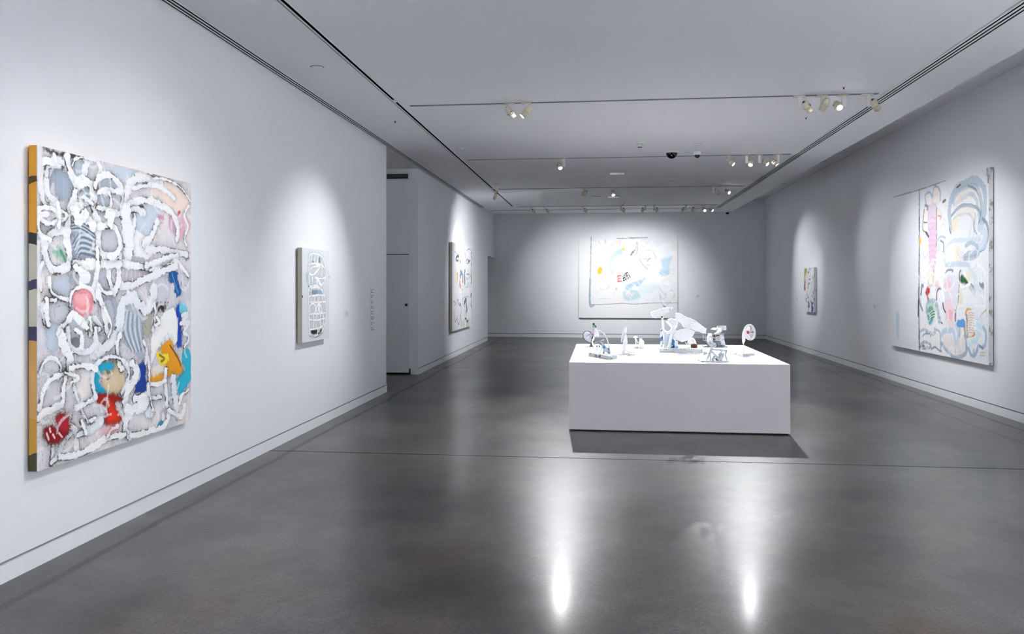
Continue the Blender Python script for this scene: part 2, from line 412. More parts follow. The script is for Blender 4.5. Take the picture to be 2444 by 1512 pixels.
lamp(2.46, y, 1, (XR, 10.8, 1.3), 'dimmer lamp of the bright pair on the second track', G2, 110, 66, 1)
lamp(2.741, y, -1, (XR, 11.9, 1.2), 'last lamp at the right end of the second track', G2, 210, 76, 1)
y = TY[4]
lamp(-.33, y, 0, (XL2, 18.2, 1.5), 'left lamp on the third track, tilted down to the left', G3, 620, 84, 1)
lamp(.26, y, 0, (.7, 13.6, 0), 'lamp on the third track in front of a white ceiling panel', G3, 150, 60)
lamp(2.308, y, 1, (XR, 18.5, 1.4), 'third track lamp turned away, left of its right-hand pair', G3, 190, 40, 1)
lamp(2.51, y, 1, (XR, 13.2, 1.5), 'third track lamp with lit front, right of its right-hand pair', G3, 160, 60, 1)
y = TY[5]
for x, sd, tg, pw, lb in ((-1.788, 1, (-.6, YB, 1.5), 110, 'leftmost lamp on the fourth track'), (-1.43, 1, (-.4, YB, 1.5), 130, 'second lamp from the left on the fourth track'),
                          (-.449, 1, (.3, YB, 1.4), 130, 'third lamp from the left on the fourth track, dark rear showing'), (.521, 1, (.8, YB, 1.4), 130, 'lamp on the fourth track under the far smoke detector'),
                          (1.134, -1, (1.0, YB, 1.3), 130, 'fourth track lamp whose head hangs left of its stem, mid-right'), (1.355, 1, (1.2, YB, 1.5), 120, 'fourth track lamp whose head hangs right of its stem, mid-right'),
                          (2.15, -1, (1.4, YB, 1.5), 90, 'first of the cluster of four lamps at the right of the fourth track'), (2.389, -1, (1.8, YB, 1.4), 50, 'second of the cluster of four lamps at the right of the fourth track'),
                          (2.545, 1, (2.6, 16.0, .3), 120, 'glowing lamp of the cluster at the right of the fourth track'), (2.83, -1, (XR, 18.5, 1.45), 190, 'last lamp of the cluster at the right of the fourth track')):
    lamp(x, y, sd, tg, lb, G4, pw*1.15, 76, 1)
r = lamp(-2.25, 16.79, 0, (XL2, 17.5, 1.3), 'lone cream lamp hanging from the long left-hand track', 'lamp on the long left track', 90, 84, 1)
G0 = 'spot lamps above the frame'  # all unseen; the strongest ones are added to lift the bounced light
k = 0
for x, y, sd, tg, pw in ((-1.6, TY[1], 1, (XL, 3.0, .7), 60), (.1, TY[1], -1, (XL, 4.8, .95), 270), (.8, TY[1], 1, (XL, 6.4, 1.0), 60), (1.6, TY[1], 1, (XR, 5.0, 1.5), 1500), (2.5, TY[1], 1, (XR, 2.8, 1.6), 1800),
                         (-1.4, TY[0], 1, (XL, -.4, 1.6), 6500), (.2, TY[0], 1, (.4, Y0, 1.5), 1500), (2.2, TY[0], 1, (XR, -.4, 1.6), 6500)):
    lamp(x, y, sd, tg, 'spot lamp on a track above the frame, %s' % ('at the far left', 'second from left', 'in the middle', 'right of middle, added as fill', 'at the far right, added as fill', 'over the viewpoint, left, added as fill', 'over the viewpoint, middle, added as fill', 'over the viewpoint, right, added as fill')[k], G0, pw, 72, 1); k += 1
for hd, pw, cone, blend in beams:
    ld = bpy.data.lights.new('beam', 'SPOT'); ld.energy = pw*(.5 if pw > 1000 else .42); ld.spot_size = math.radians(cone); ld.spot_blend = blend
    ld.color = LC; ld.shadow_soft_size = .03
    lo = bpy.data.objects.new('beam', ld); COL.objects.link(lo); lo.parent = hd; lo.location = (0, 0, -.088)

# ------------------------------------------------------------------ small ceiling fittings
def ceil_obj(name, label, cat, u, v, group=None):
    p = on_z(u, v, ZC); return thing(name, label, cat, (p.x, p.y, ZC), 0, group), p
def T(p, z=0): return Matrix.Translation((p.x, p.y, ZC+z))
t, p = ceil_obj('dome_camera', 'large black dome camera with white ring on the ceiling', 'security camera', 1603, 362)
obj('ceiling_ring', lathe(B(), [(.115, .002), (.115, -.008), (.10, -.022), (.088, -.024), (.085, -.012)], T(p), 40, False), M_TRIM, t, None, True)
obj('dome', lathe(B(), [(.088, -.018)]+[(.085*math.cos(a), -.02-.085*math.sin(a)) for a in [i*PI/18 for i in range(10)]], T(p), 40), M_DOME, t, 'black glossy dome', True)
t, p = ceil_obj('dome_camera', 'small white camera with black dome, right of the large dome camera', 'security camera', 1664, 362)
obj('mount_housing', lathe(B(), [(.058, .002), (.058, -.03), (.052, -.05), (.045, -.052), (.044, -.04)], T(p), 32, False), M_TRIM, t, None, True)
obj('dome', lathe(B(), [(.046, -.048)]+[(.044*math.cos(a), -.05-.044*math.sin(a)) for a in [i*PI/16 for i in range(9)]], T(p), 32), M_DOME, t, 'black glossy dome', True)
t, p = ceil_obj('dome_camera', 'far dome camera at the end of the ceiling, upper right of the end wall', 'security camera', 1735, 503.5)
p.y = 21.95; t.location.y = 21.95
obj('mount_housing', lathe(B(), [(.07, .002), (.07, -.03), (.06, -.045), (.05, -.046), (.05, -.04)], T(p), 28, False), M_TRIM, t, None, True)
obj('dome', lathe(B(), [(.056, -.042)]+[(.054*math.cos(a), -.044-.054*math.sin(a)) for a in [i*PI/14 for i in range(8)]], T(p), 28), M_DOME, t, 'black glossy dome', True)
for u, v, lb in ((1527, 339, 'near ivory smoke detector left of the large dome camera'), (1487, 483, 'far ivory smoke detector above the fourth track')):
    t, p = ceil_obj('smoke_detector', lb, 'smoke detector', u, v, 'smoke detectors on the ceiling')
    obj('mount', lathe(B(), [(.058, .002), (.058, -.018), (.05, -.024), (.02, -.024)], T(p), 32), M_DET, t, None, True)
    obj('sensor', lathe(B(), [(.046, -.024), (.03, -.066), (.028, -.07)], T(p), 32), M_DET, t, None, True)
    obj('vent_band', lathe(B(), [(.0285, -.070), (.0285, -.080), (.02, -.080)], T(p), 32), M_BLACK, t, 'dark slotted band')
    obj('cap', lathe(B(), [(.027, -.080), (.024, -.089), (.004, -.091)], T(p), 32), M_DET, t, None, True)
for u, v, rad, lb in ((757, 160, .058, 'nearest round flush cover plate, left of the long track'), (1099, 354, .058, 'second round cover plate right of the long track'), (1186, 439, .058, 'third round cover plate right of the long track'), (1237, 487.5, .058, 'farthest round cover plate by the end of the long track'),
                      (1664, 343, .058, 'round cover plate just above the small white camera'), (1423, 469, .085, 'wide round cover plate between two third-track lamps'), (1564, 487, .058, 'round cover plate over the middle of the fourth track'), (1602, 433, .058, 'bright little cover plate right of the ceiling panel')):
    t, p = ceil_obj('sprinkler_cover', lb, 'ceiling cover plate', u, v, 'round cover plates on the ceiling')
    obj('plate', lathe(B(), [(rad-.003, .002), (rad, -.006), (rad-.002, -.011), (.002, -.012)], T(p), 36), M_TRIM, t, None, True)
    obj('shadow_gap_ring', lathe(B(), [(rad+.004, -.0004), (rad+.004, -.002), (rad-.006, -.002)], T(p), 36), M_BLACK, t, 'thin black rim for the painted shadow gap')  # black ring paints the shade around the plate's edge
for (u, v), lb in (((2138, 291), 'near round cover plate on the upper ceiling at the right'), ((1960, 387), 'middle round cover plate on the upper ceiling at the right'), ((1868, 439.5), 'far round cover plate on the upper ceiling at the right')):
    p = on_z(u, v, ZU); o = obj('sprinkler_cover', lathe(B(), [(.10, .002), (.10, -.012), (.09, -.016), (.003, -.017)], Matrix.Translation((p.x, p.y, ZU)), 36), M_TRIM, None, None, True, org=(p.x, p.y, ZU))
    tag(o, lb, 'ceiling cover plate', 'cover plates on the upper ceiling')
for u0, u1, v, lb in ((1456, 1490, 413, 'white rectangular ceiling panel left of the two dome cameras'), (1451, 1478, 469, 'white rectangular ceiling panel behind a third-track lamp')):
    a, b = on_z(u0, v, ZC), on_z(u1, v, ZC)
    t = thing('access_panel', lb, 'ceiling panel', ((a.x+b.x)/2, a.y, ZC), 0, 'white ceiling panels')
    obj('frame', box(B(), a.x-.012, b.x+.012, a.y-.13, a.y+.13, ZC-.004, ZC+.002), M_TRACK, t, 'thin grey rim')
    obj('panel', box(B(), a.x, b.x, a.y-.12, a.y+.12, ZC-.012, ZC-.003), M_WHITEP, t)
for u, v, lb in ((943, 289, 'tiny dark sprinkler head left of the long track'), (2014, 208, 'tiny dark sprinkler head above the nearest track, right'), (1924, 280, 'tiny dark sprinkler head below the nearest track, right')):
    p = on_z(u, v, ZC); t = thing('sprinkler', lb, 'sprinkler', (p.x, p.y, ZC), 0, 'tiny sprinkler heads on the ceiling')
    obj('mount', lathe(B(), [(.014, .002), (.014, -.006), (.003, -.007)], T(p), 16), M_TRACK, t)
    obj('nozzle', lathe(B(), [(.007, -.006), (.006, -.02), (.002, -.022)], T(p), 12), M_BLACK, t)
# wall vent above the door
t = thing('air_vent', 'rectangular slatted air vent high on the recess wall above the door', 'air vent', (-3.55, 13.4, 3.45))
vx0, vx1, vz0, vz1 = -3.95, -3.335, 3.415, 3.505
obj('backing', box(B(), vx0, vx1, 13.392, 13.3995, vz0, vz1), M_BLACK, t, 'black opening')
bm = B()
box(bm, vx0-.03, vx1+.03, 13.386, 13.3995, vz1, vz1+.03); box(bm, vx0-.03, vx1+.03, 13.386, 13.3995, vz0-.03, vz0); box(bm, vx0-.03, vx0, 13.386, 13.3995, vz0, vz1); box(bm, vx1, vx1+.03, 13.386, 13.3995, vz0, vz1)
obj('frame', bm, M_TRIM, t)
for k in range(4): obj('slat', box(B(), vx0, vx1, 13.388, 13.394, vz0+.012+k*.021, vz0+.018+k*.021), M_TRACK, t)
obj('divider', box(B(), -3.735, -3.722, 13.386, 13.394, vz0, vz1), M_TRIM, t)

# ------------------------------------------------------------------ wall texts, labels, sockets
def caption(label, plane, y0, z0, w, h, sgn):
    """small white card on a wall; plane 'L','F','B','R'"""
    X = {'L': XL, 'F': XL2, 'R': XR}
    if plane == 'B': c = Vector((y0, YB, z0))
    else: c = Vector((X[plane], y0, z0))
    t = thing('wall_label', label, 'wall label', c, 0, 'wall labels beside the paintings')
    def card(name, a0, a1, b0, b1, d0, d1, m):
        if plane == 'B': bm = box(B(), c.x+a0, c.x+a1, YB-d1, YB-d0, c.z+b0, c.z+b1)
        elif plane == 'R': bm = box(B(), XR-d1, XR-d0, c.y-a1, c.y-a0, c.z+b0, c.z+b1)
        else: bm = box(B(), c.x+d0, c.x+d1, c.y+a0, c.y+a1, c.z+b0, c.z+b1)
        obj(name, bm, m, t)
    card('card', -w/2, w/2, -h/2, h/2, .0003, .004, M_CARD)
    for i, L in enumerate((.42, .62, .55, .36)):
        zz = h/2-h*.2-i*h*.15
        card('text_line', -w/2+w*.12, -w/2+w*.12+w*L, zz-h*.02, zz+h*.02, .004, .0046, M_GREY)
caption('small white label right of the narrow white painting on the near left wall', 'L', 9.36, 1.204, .17, .1, 1)
caption('tiny white label left of the tall painting on the far left wall', 'F', 15.6, 1.221, .15, .1, 1)
caption('tiny white label right of the square painting on the end wall', 'B', 2.86, 1.228, .13, .09, 1)
caption('tiny white label left of the small painting on the right wall', 'R', 19.68, 1.224, .15, .1, -1)
caption('small white label left of the large painting on the right wall', 'R', 14.25, 1.174, .15, .1, -1)
t = thing('wall_text', 'column of eight small grey text groups on the near left wall by the corner', 'wall lettering', (XL, 10.42, 1.24))
for k in range(8):
    zz = 1.497-k*.0735; bm = B()
    random.seed(40+k)
    for r_ in range(4):
        L = random.choice((.05, .09, .14, .17)); a = 10.37
        box(bm, XL+.0003, XL+.0012, a, a+L, zz-r_*.0125-.0028, zz-r_*.0125+.0028)
    obj('text_block', bm, M_GREY, t)
obj('rule', box(B(), XL+.0003, XL+.001, 10.352, 10.3545, .955, 1.515), M_GREY, t, 'thin vertical grey line')
random.seed(9)
def socket(label, axis, p, w=.075, h=.06):
    t = thing('wall_socket', label, 'wall socket', p, 0, 'sockets in the baseboards')
    if axis == 'R':
        obj('plate', box(B(), XR-.008, XR-.0022, p[1]-w/2, p[1]+w/2, p[2]-h/2, p[2]+h/2, .002), M_WHITEP, t)
        for d in (-.018, .018): obj('slot', box(B(), XR-.0086, XR-.008, p[1]+d-.006, p[1]+d+.006, p[2]-.012, p[2]+.012), M_GREY, t)
    else:
        obj('plate', box(B(), p[0]-w/2, p[0]+w/2, YB-.008, YB-.0022, p[2]-h/2, p[2]+h/2, .002), M_WHITEP, t)
        for d in (-.018, .018): obj('slot', box(B(), p[0]+d-.006, p[0]+d+.006, YB-.0086, YB-.008, p[2]-.012, p[2]+.012), M_GREY, t)
socket('farther of two sockets in the right baseboard below the large painting', 'R', (XR, 14.34, .055))
socket('nearer of two sockets in the right baseboard below the large painting', 'R', (XR, 14.08, .055))
socket('socket in the end wall baseboard, left of the square painting', 'B', (-2.35, YB, .055))

# ------------------------------------------------------------------ painted canvases
def vnoise(h, w, cy, cx):
    cy, cx = max(1, int(cy)), max(1, int(cx))
    g = RNG.random((cy+2, cx+2)); yy = np.linspace(0, cy, h); xx = np.linspace(0, cx, w)
    yi, xi = np.minimum(yy.astype(int), cy-1+1), np.minimum(xx.astype(int), cx)
    fy, fx = (yy-yi)[:, None], (xx-xi)[None, :]
    fy = fy*fy*(3-2*fy); fx = fx*fx*(3-2*fx)
    a = g[yi][:, xi]; b = g[yi][:, xi+1]; c = g[yi+1][:, xi]; d = g[yi+1][:, xi+1]
    return (a*(1-fx)+b*fx)*(1-fy)+(c*(1-fx)+d*fx)*fy
def fbm(h, w, cy, cx, o=4):
    s = 0; amp = .5; t = 0
    for k in range(o):
        s = s+amp*vnoise(h, w, cy*2**k, cx*2**k); t += amp; amp *= .55
    return s/t
def sstep(a, b, x):
    t = np.clip((x-a)/(b-a), 0, 1); return t*t*(3-2*t)
class Canvas:
    """oil paint laid stroke by stroke on a canvas of real size (metres); xy = photo pixel -> canvas position"""
    def __init__(s, quad, w, h, nx, ny, base):
        s.w, s.h, s.nx, s.ny = w, h, nx, ny
        src = np.array(quad, float); dst = np.array([(0, 0), (w, 0), (w, h), (0, h)], float); A = []; b = []
        for (x, y), (X, Y) in zip(src, dst):
            A += [[x, y, 1, 0, 0, 0, -X*x, -X*y], [0, 0, 0, x, y, 1, -Y*x, -Y*y]]; b += [X, Y]
        s.Hm = np.append(np.linalg.solve(np.array(A), np.array(b)), 1).reshape(3, 3)
        s.X, s.Y = np.meshgrid(np.linspace(0, w, nx), np.linspace(0, h, ny))
        s.c = np.ones((ny, nx, 3))*np.array(lin(base)); s.z = np.zeros((ny, nx))
        s.n1 = fbm(ny, nx, h*14, w*14, 4)-.5; s.n2 = fbm(ny, nx, h*45, w*45, 3)-.5
        s.sv = fbm(ny, nx, h*5, w*70, 3); s.sh = fbm(ny, nx, h*70, w*5, 3); s.sp = RNG.random((ny, nx))
        s.map = lambda p: p
    def pt(s, p):
        x, y = s.map(p); q = s.Hm @ np.array([x, y, 1.]); return q[:2]/q[2]
    def put(s, a, col, sl=None, h=0.):
        col = np.array(lin(col)); sl = sl or (slice(None), slice(None))
        s.c[sl] = s.c[sl]*(1-a[..., None])+col*a[..., None]
        if h: s.z[sl] = s.z[sl]*(1-a)+(h*(.75+.9*(s.n2[sl]+s.sv[sl]-.5)))*a
    def window(s, P, m):
        lo, hi = P.min(0)-m, P.max(0)+m
        j0, j1 = np.clip([int(lo[0]/s.w*(s.nx-1)), int(hi[0]/s.w*(s.nx-1))+2], 0, s.nx)
        i0, i1 = np.clip([int(lo[1]/s.h*(s.ny-1)), int(hi[1]/s.h*(s.ny-1))+2], 0, s.ny)
        return None if j1 <= j0 or i1 <= i0 else (slice(i0, i1), slice(j0, j1))
    def dist(s, P, sl, closed=False):
        x, y = s.X[sl], s.Y[sl]; d = np.full(x.shape, 9.)
        n = len(P)
        for i in range(n if closed else n-1):
            a, b = P[i], P[(i+1) % n]; e = b-a; L = e @ e+1e-12
            t = np.clip(((x-a[0])*e[0]+(y-a[1])*e[1])/L, 0, 1)
            d = np.minimum(d, np.hypot(x-a[0]-t*e[0], y-a[1]-t*e[1]))
        return d
    def stroke(s, pts, w, col=(247, 247, 247), a=1., halo=0., hc=(22, 22, 26), hw=.02, rag=.35, dry=0., h=.003, closed=False, sm=5, edge=0.):
        P = np.array([s.pt(p) for p in pts]); P = np.array(smooth_pts(P, sm, closed))
        sl = s.window(P, w+hw*4)
        if sl is None: return
        d = s.dist(P, sl, closed)+(s.n1[sl]*1.1+s.n2[sl]*.7)*rag*w
        if halo:
            al = halo*np.exp(-np.clip(d-w*.45, 0, None)/hw)*(.25+1.1*s.sp[sl])*np.clip(.75+2.2*s.n1[sl], 0, 1.4)
            s.put(np.clip(al, 0, 1), hc, sl)
        al = a*(1-sstep(w*.42, w*.56, d))
        if dry: al = al*sstep(dry-.18, dry+.12, s.sv[sl]*.5+s.sh[sl]*.3+.35*(s.sp[sl]*.5+s.n2[sl]+.25))
        s.put(al, col, sl, h)
        if edge:
            e = edge*(1-sstep(.0022, .0048, np.abs(d-w*.53)))*sstep(.0, .16, s.n1[sl]+.6*s.n2[sl])
            s.put(np.clip(e, 0, 1), (24, 22, 26), sl)
            s.put(.55*al*(1-sstep(.0, w*.30, d))*sstep(.50, .62, s.sv[sl]*.5+s.sh[sl]*.5), (255, 255, 255), sl); s.put(.22*al*sstep(.58, .7, s.sh[sl]), (196, 206, 216), sl)
    def fill(s, pts, col, a=1., soft=.008, rag=.02, dry=0., halo=0., hc=(18, 16, 18), hw=.015, h=.0015, sm=4, streak=.0):
        P = np.array([s.pt(p) for p in pts])
        if sm: P = np.array(smooth_pts(P, sm, True))
        sl = s.window(P, .02+soft*3+hw*3)
        if sl is None: return
        x, y = s.X[sl], s.Y[sl]; ins = np.zeros(x.shape, bool); n = len(P)
        for i in range(n):
            (x0, y0), (x1, y1) = P[i], P[(i+1) % n]
            if y0 == y1: continue
            c = ((y0 > y) != (y1 > y)) & (x < (x1-x0)*(y-y0)/(y1-y0)+x0); ins ^= c
        d = s.dist(P, sl, True); d = np.where(ins, -d, d)+(s.n1[sl]+s.n2[sl]*.7)*rag*2
        if halo: s.put(np.clip(halo*np.exp(-np.abs(d)/hw)*(.4+.9*s.sp[sl]), 0, 1), hc, sl)
        al = a*(1-sstep(-soft, soft, d))
        if dry: al = al*sstep(dry-.2, dry+.15, s.sv[sl]*.6+s.sh[sl]*.2+.3*(s.sp[sl]*.4+s.n2[sl]+.3))
        if streak: al = al*np.clip(1-streak+2*streak*s.sv[sl], 0, 1)
        s.put(al, col, sl, h)
    def wash(s, col, a, lo=.45, hi=.62, cy=3, cx=3):
        s.put(a*sstep(lo, hi, fbm(s.ny, s.nx, s.h*cy, s.w*cx, 5)), col)
    def scribble(s, n, box_, w, col, a, L=.15, curl=2.):
        for _ in range(n):
            p = np.array([random.uniform(box_[0], box_[2]), random.uniform(box_[1], box_[3])]); th = random.uniform(0, 2*PI); Q = [p]; k = random.uniform(-curl, curl)
            for i in range(6):
                th += k/6*2+random.uniform(-.3, .3); Q.append(Q[-1]+np.array([math.cos(th), math.sin(th)])*L/6)
            P = np.array(Q); sl = s.window(P, w*3)
            if sl is None: continue
            d = s.dist(P, sl)+s.n2[sl]*w*.8
            s.put(a*(1-sstep(w*.3, w*.6, d))*(.4+.6*s.sp[sl]), col, sl)
def canvas_material(name):
    m, nt, bs = nodes_of(name); N, Lk = nt.nodes.new, nt.links.new
    at = N('ShaderNodeAttribute'); at.attribute_name = 'paint'; Lk(at.outputs['Color'], bs.inputs['Base Color'])
    tc = N('ShaderNodeTexCoord'); nz = N('ShaderNodeTexNoise'); nz.inputs['Scale'].default_value = 140; nz.inputs['Detail'].default_value = 4
    Lk(tc.outputs['Object'], nz.inputs['Vector'])
    bp = N('ShaderNodeBump'); bp.inputs['Strength'].default_value = .25; bp.inputs['Distance'].default_value = .003
    Lk(nz.outputs['Fac'], bp.inputs['Height']); Lk(bp.outputs['Normal'], bs.inputs['Normal'])
    bs.inputs['Roughness'].default_value = .55; bs.inputs['Specular IOR Level'].default_value = .35
    return m
M_CANVAS = canvas_material('oil paint')
def hang(cv, label, origin, right, normal, depth, gap, side_mat, cat='painting', group=None):
    """origin = top left corner of the canvas front on the wall plane; right, normal = unit vectors"""
    R, Nn, D = Vector(right), Vector(normal), Vector((0, 0, -1)); o = Vector(origin)
    root = thing('painting', label, cat, o+R*cv.w/2+D*cv.h+Nn*gap, 0, group)
    base = parent_world(root)
    nx, ny = cv.nx, cv.ny
    z = cv.z.copy(); z[0] = z[-1] = 0; z[:, 0] = z[:, -1] = 0
    P = (np.array(o-base)[None, None]+cv.X[..., None]*np.array(R)+cv.Y[..., None]*np.array(D)+(depth+gap+z)[..., None]*np.array(Nn)).reshape(-1, 3)
    idx = np.arange(nx*ny).reshape(ny, nx)
    q = np.stack([idx[:-1, :-1], idx[1:, :-1], idx[1:, 1:], idx[:-1, 1:]], -1).reshape(-1, 4)
    e1 = P[q[0, 1]]-P[q[0, 0]]; e2 = P[q[0, 3]]-P[q[0, 0]]
    if np.dot(np.cross(e1, e2), np.array(Nn)) < 0: q = q[:, ::-1]
    me = bpy.data.meshes.new('painted_canvas'); n = len(P); f = len(q)
    me.vertices.add(n); me.vertices.foreach_set('co', P.astype(np.float32).ravel())
    me.loops.add(f*4); me.loops.foreach_set('vertex_index', q.astype(np.int32).ravel())
    me.polygons.add(f); me.polygons.foreach_set('loop_start', np.arange(0, f*4, 4, dtype=np.int32)); me.polygons.foreach_set('loop_total', np.full(f, 4, np.int32))
    me.update(); me.polygons.foreach_set('use_smooth', np.ones(f, bool))
    at = me.attributes.new('paint', 'FLOAT_COLOR', 'POINT')
    at.data.foreach_set('color', np.concatenate([np.clip(cv.c, 0, 1).reshape(-1, 3), np.ones((n, 1))], 1).astype(np.float32).ravel())
    me.materials.append(M_CANVAS); me.update()
    fo = bpy.data.objects.new('painted_canvas', me); COL.objects.link(fo); fo.parent = root
    def bar(a0, a1, b0, b1, n0, n1):
        bm = B(); c = [o+R*a+D*b+Nn*k for a in (a0, a1) for b in (b0, b1) for k in (n0, n1)]
        vs = [bm.verts.new(v) for v in c]
        for qd in ((0, 1, 3, 2), (4, 6, 7, 5), (0, 4, 5, 1), (2, 3, 7, 6), (0, 2, 6, 4), (1, 5, 7, 3)): bm.faces.new([vs[i] for i in qd])
        return bm
    e = .0015
    obj('canvas_edge', bar(0, cv.w, 0, cv.h, gap, gap+depth-e), side_mat, root)
    if gap > .004: obj('hanging_cleat', bar(cv.w*.2, cv.w*.8, .12, .2, .0005, gap), M_TRACK, root)
    return root
def crop(u0, v0, s): return lambda p: (u0+p[0]/s, v0+p[1]/s)
WH = (248, 248, 248); OW = (240, 241, 243); PALE = (222, 228, 234)

def edge_material():
    m, nt, bs = nodes_of('painted edge'); N, Lk = nt.nodes.new, nt.links.new
    tc = N('ShaderNodeTexCoord'); sp = N('ShaderNodeSeparateXYZ'); Lk(tc.outputs['Object'], sp.inputs[0])
    nz = N('ShaderNodeTexNoise'); nz.inputs['Scale'].default_value = 9; nz.inputs['Detail'].default_value = 6; Lk(tc.outputs['Object'], nz.inputs['Vector'])
    ad = N('ShaderNodeMath'); ad.operation = 'MULTIPLY_ADD'; ad.inputs[1].default_value = .08; Lk(nz.outputs['Fac'], ad.inputs[0]); Lk(sp.outputs[2], ad.inputs[2])
    dv = N('ShaderNodeMath'); dv.operation = 'DIVIDE'; dv.inputs[1].default_value = 1.86; Lk(ad.outputs[0], dv.inputs[0])
    rp = N('ShaderNodeValToRGB'); Lk(dv.outputs[0], rp.inputs['Fac']); rp.color_ramp.interpolation = 'CONSTANT'
    st = [(0, (70, 66, 34)), (.07, (198, 148, 54)), (.17, (206, 160, 92)), (.40, (58, 56, 84)), (.44, (206, 200, 180)), (.55, (60, 58, 92)), (.58, (204, 198, 178)), (.68, (44, 44, 46)), (.72, (222, 158, 48)), (.86, (92, 66, 30)), (.885, (224, 160, 46)), (.98, (40, 36, 34))]
    e = rp.color_ramp.elements
    e[0].position, e[0].color = st[0][0], lin(st[0][1])+[1]; e[1].position, e[1].color = st[1][0], lin(st[1][1])+[1]
    for p, c in st[2:]: x = e.new(p); x.color = lin(c)+[1]
    Lk(rp.outputs['Color'], bs.inputs['Base Color']); bs.inputs['Roughness'].default_value = .7
    return m
M_EDGE1 = edge_material()
M_LINEN = plain('bare linen', (176, 170, 158), .85, .1, 60.)
M_EDGEW = crusty('stained canvas edge', (214, 216, 216), (150, 148, 140), .45, 9.)
def make_canvas(quad, plane, off, nx, ny, base):
    if plane == 'B': q = [on_y(u, v, YB-off) for u, v in quad]; w = q[1].x-q[0].x
    else:
        X = {'L': XL+off, 'F': XL2+off, 'R': XR-off}[plane]; q = [on_x(u, v, X) for u, v in quad]; w = abs(q[1].y-q[0].y)
    h = (q[0].z+q[1].z-q[2].z-q[3].z)/2; zt = (q[0].z+q[1].z)/2
    cv = Canvas(quad, w, h, nx, ny, base); cv.top = zt; cv.left = q[0]; cv.off = off; cv.plane = plane; return cv
def put_up(cv, label, depth, side):
    gap = cv.off-depth
    if cv.plane == 'B': return hang(cv, label, (cv.left.x, YB, cv.top), (1, 0, 0), (0, -1, 0), depth, gap, side)
    X = {'L': XL, 'F': XL2, 'R': XR}[cv.plane]; s = -1 if cv.plane == 'R' else 1
    return hang(cv, label, (X, cv.left.y, cv.top), (0, s, 0), (s, 0, 0), depth, gap, side)

# ---- 1: the large painting on the near left wall
c1 = make_canvas([(88, 349), (456, 435), (456.7, 1003), (97, 1122)], 'L', .062, 430, 470, (228, 224, 228))
c1.wash((210, 212, 220), .7, .45, .62, 4, 5); c1.wash((244, 236, 232), .7, .5, .64, 3, 3); c1.wash((186, 192, 202), .5, .56, .7, 6, 7)
c1.wash((214, 210, 216), .5, .5, .7, 14, 12); c1.put(.35*sstep(.62, .8, c1.sp)*sstep(.5, .7, c1.sv), (60, 60, 66))
KA, KB = crop(50, 330, 3.516), crop(50, 720, 3.516)
S = c1.stroke; P_ = c1.fill
c1.map = KA
for pts, col, kw in (
    ([(290, 290), (370, 290), (440, 400), (430, 500), (380, 540), (300, 490)], (150, 165, 182), dict(halo=.5, streak=.4)),
    ([(205, 250), (300, 250), (270, 400), (220, 460), (210, 340)], (146, 156, 172), dict(streak=.5)),
    ([(430, 190), (520, 190), (530, 360), (470, 370), (430, 280)], (186, 198, 208), dict(streak=.3)), ([(560, 190), (630, 210), (650, 300), (590, 360), (560, 340)], (206, 206, 210), dict(halo=.3)),
    ([(500, 430), (585, 430), (590, 500), (510, 490)], (150, 164, 178), dict(halo=.7)), ([(660, 340), (800, 330), (830, 410), (650, 430)], (176, 186, 196), dict(halo=.5)),
    ([(660, 470), (740, 470), (735, 570), (660, 540)], (168, 182, 196), dict(halo=.4)), ([(660, 640), (730, 640), (730, 740), (660, 760)], (206, 206, 212), dict(halo=.6)),
    ([(410, 710), (520, 710), (620, 760), (630, 1020), (450, 1010), (420, 870)], (148, 162, 178), dict(streak=.7, halo=.5)),
    ([(670, 780), (800, 780), (820, 900), (780, 980), (700, 970), (665, 900)], (196, 198, 206), dict(halo=.7, streak=.3)),
    ([(840, 1090), (1050, 1110), (1090, 1160), (1000, 1200), (840, 1230)], (196, 188, 198), dict(streak=.4, halo=.5)),
    ([(270, 1210), (400, 1150), (420, 1330), (290, 1300)], (190, 200, 212), dict(halo=.5)), ([(160, 720), (380, 720), (370, 770), (220, 830)], (180, 182, 186), dict(halo=.5)),
    ([(420, 560), (440, 650), (400, 730), (390, 640)], (120, 122, 128), dict(halo=.8)), ([(430, 1150), (600, 1140), (600, 1240), (460, 1240)], (166, 170, 180), dict(streak=.3, halo=.6)),
    ([(660, 1010), (720, 1020), (730, 1200), (780, 1290), (650, 1230)], (182, 188, 198), dict(halo=.6)), ([(960, 560), (1150, 560), (1180, 700), (1060, 820), (960, 800)], (206, 218, 230), dict(streak=.3)),
    ([(900, 960), (1040, 950), (1060, 1040), (860, 1030)], (190, 200, 208), dict(halo=.4)), ([(1100, 1170), (1230, 1180), (1240, 1330), (1150, 1390), (1080, 1300)], (202, 206, 214), dict(halo=.4)),
    ([(650, 1290), (780, 1320), (800, 1500), (700, 1500)], (178, 186, 196), dict(halo=.6)), ([(240, 1390), (330, 1380), (420, 1450), (400, 1560), (240, 1540)], (198, 202, 208), dict(halo=.6)),
    ([(1180, 330), (1300, 370), (1400, 480), (1415, 570), (1310, 610), (1220, 540), (1100, 460)], (250, 228, 214), dict(soft=.02)),
    ([(960, 270), (1060, 270), (1060, 330), (960, 340)], (244, 228, 214), dict(soft=.02)), ([(700, 230), (960, 270), (970, 330), (880, 360), (760, 300)], (206, 218, 228), dict(streak=.4)),
    ([(1150, 650), (1200, 640), (1195, 710), (1165, 700)], (206, 150, 176), dict(soft=.015)), ([(1240, 640), (1300, 660), (1300, 800), (1250, 790)], (206, 164, 184), dict(soft=.015)),
    ([(1340, 640), (1420, 700), (1390, 810), (1320, 860)], (228, 184, 192), dict(soft=.02))): P_(pts, col, a=.9, **kw)
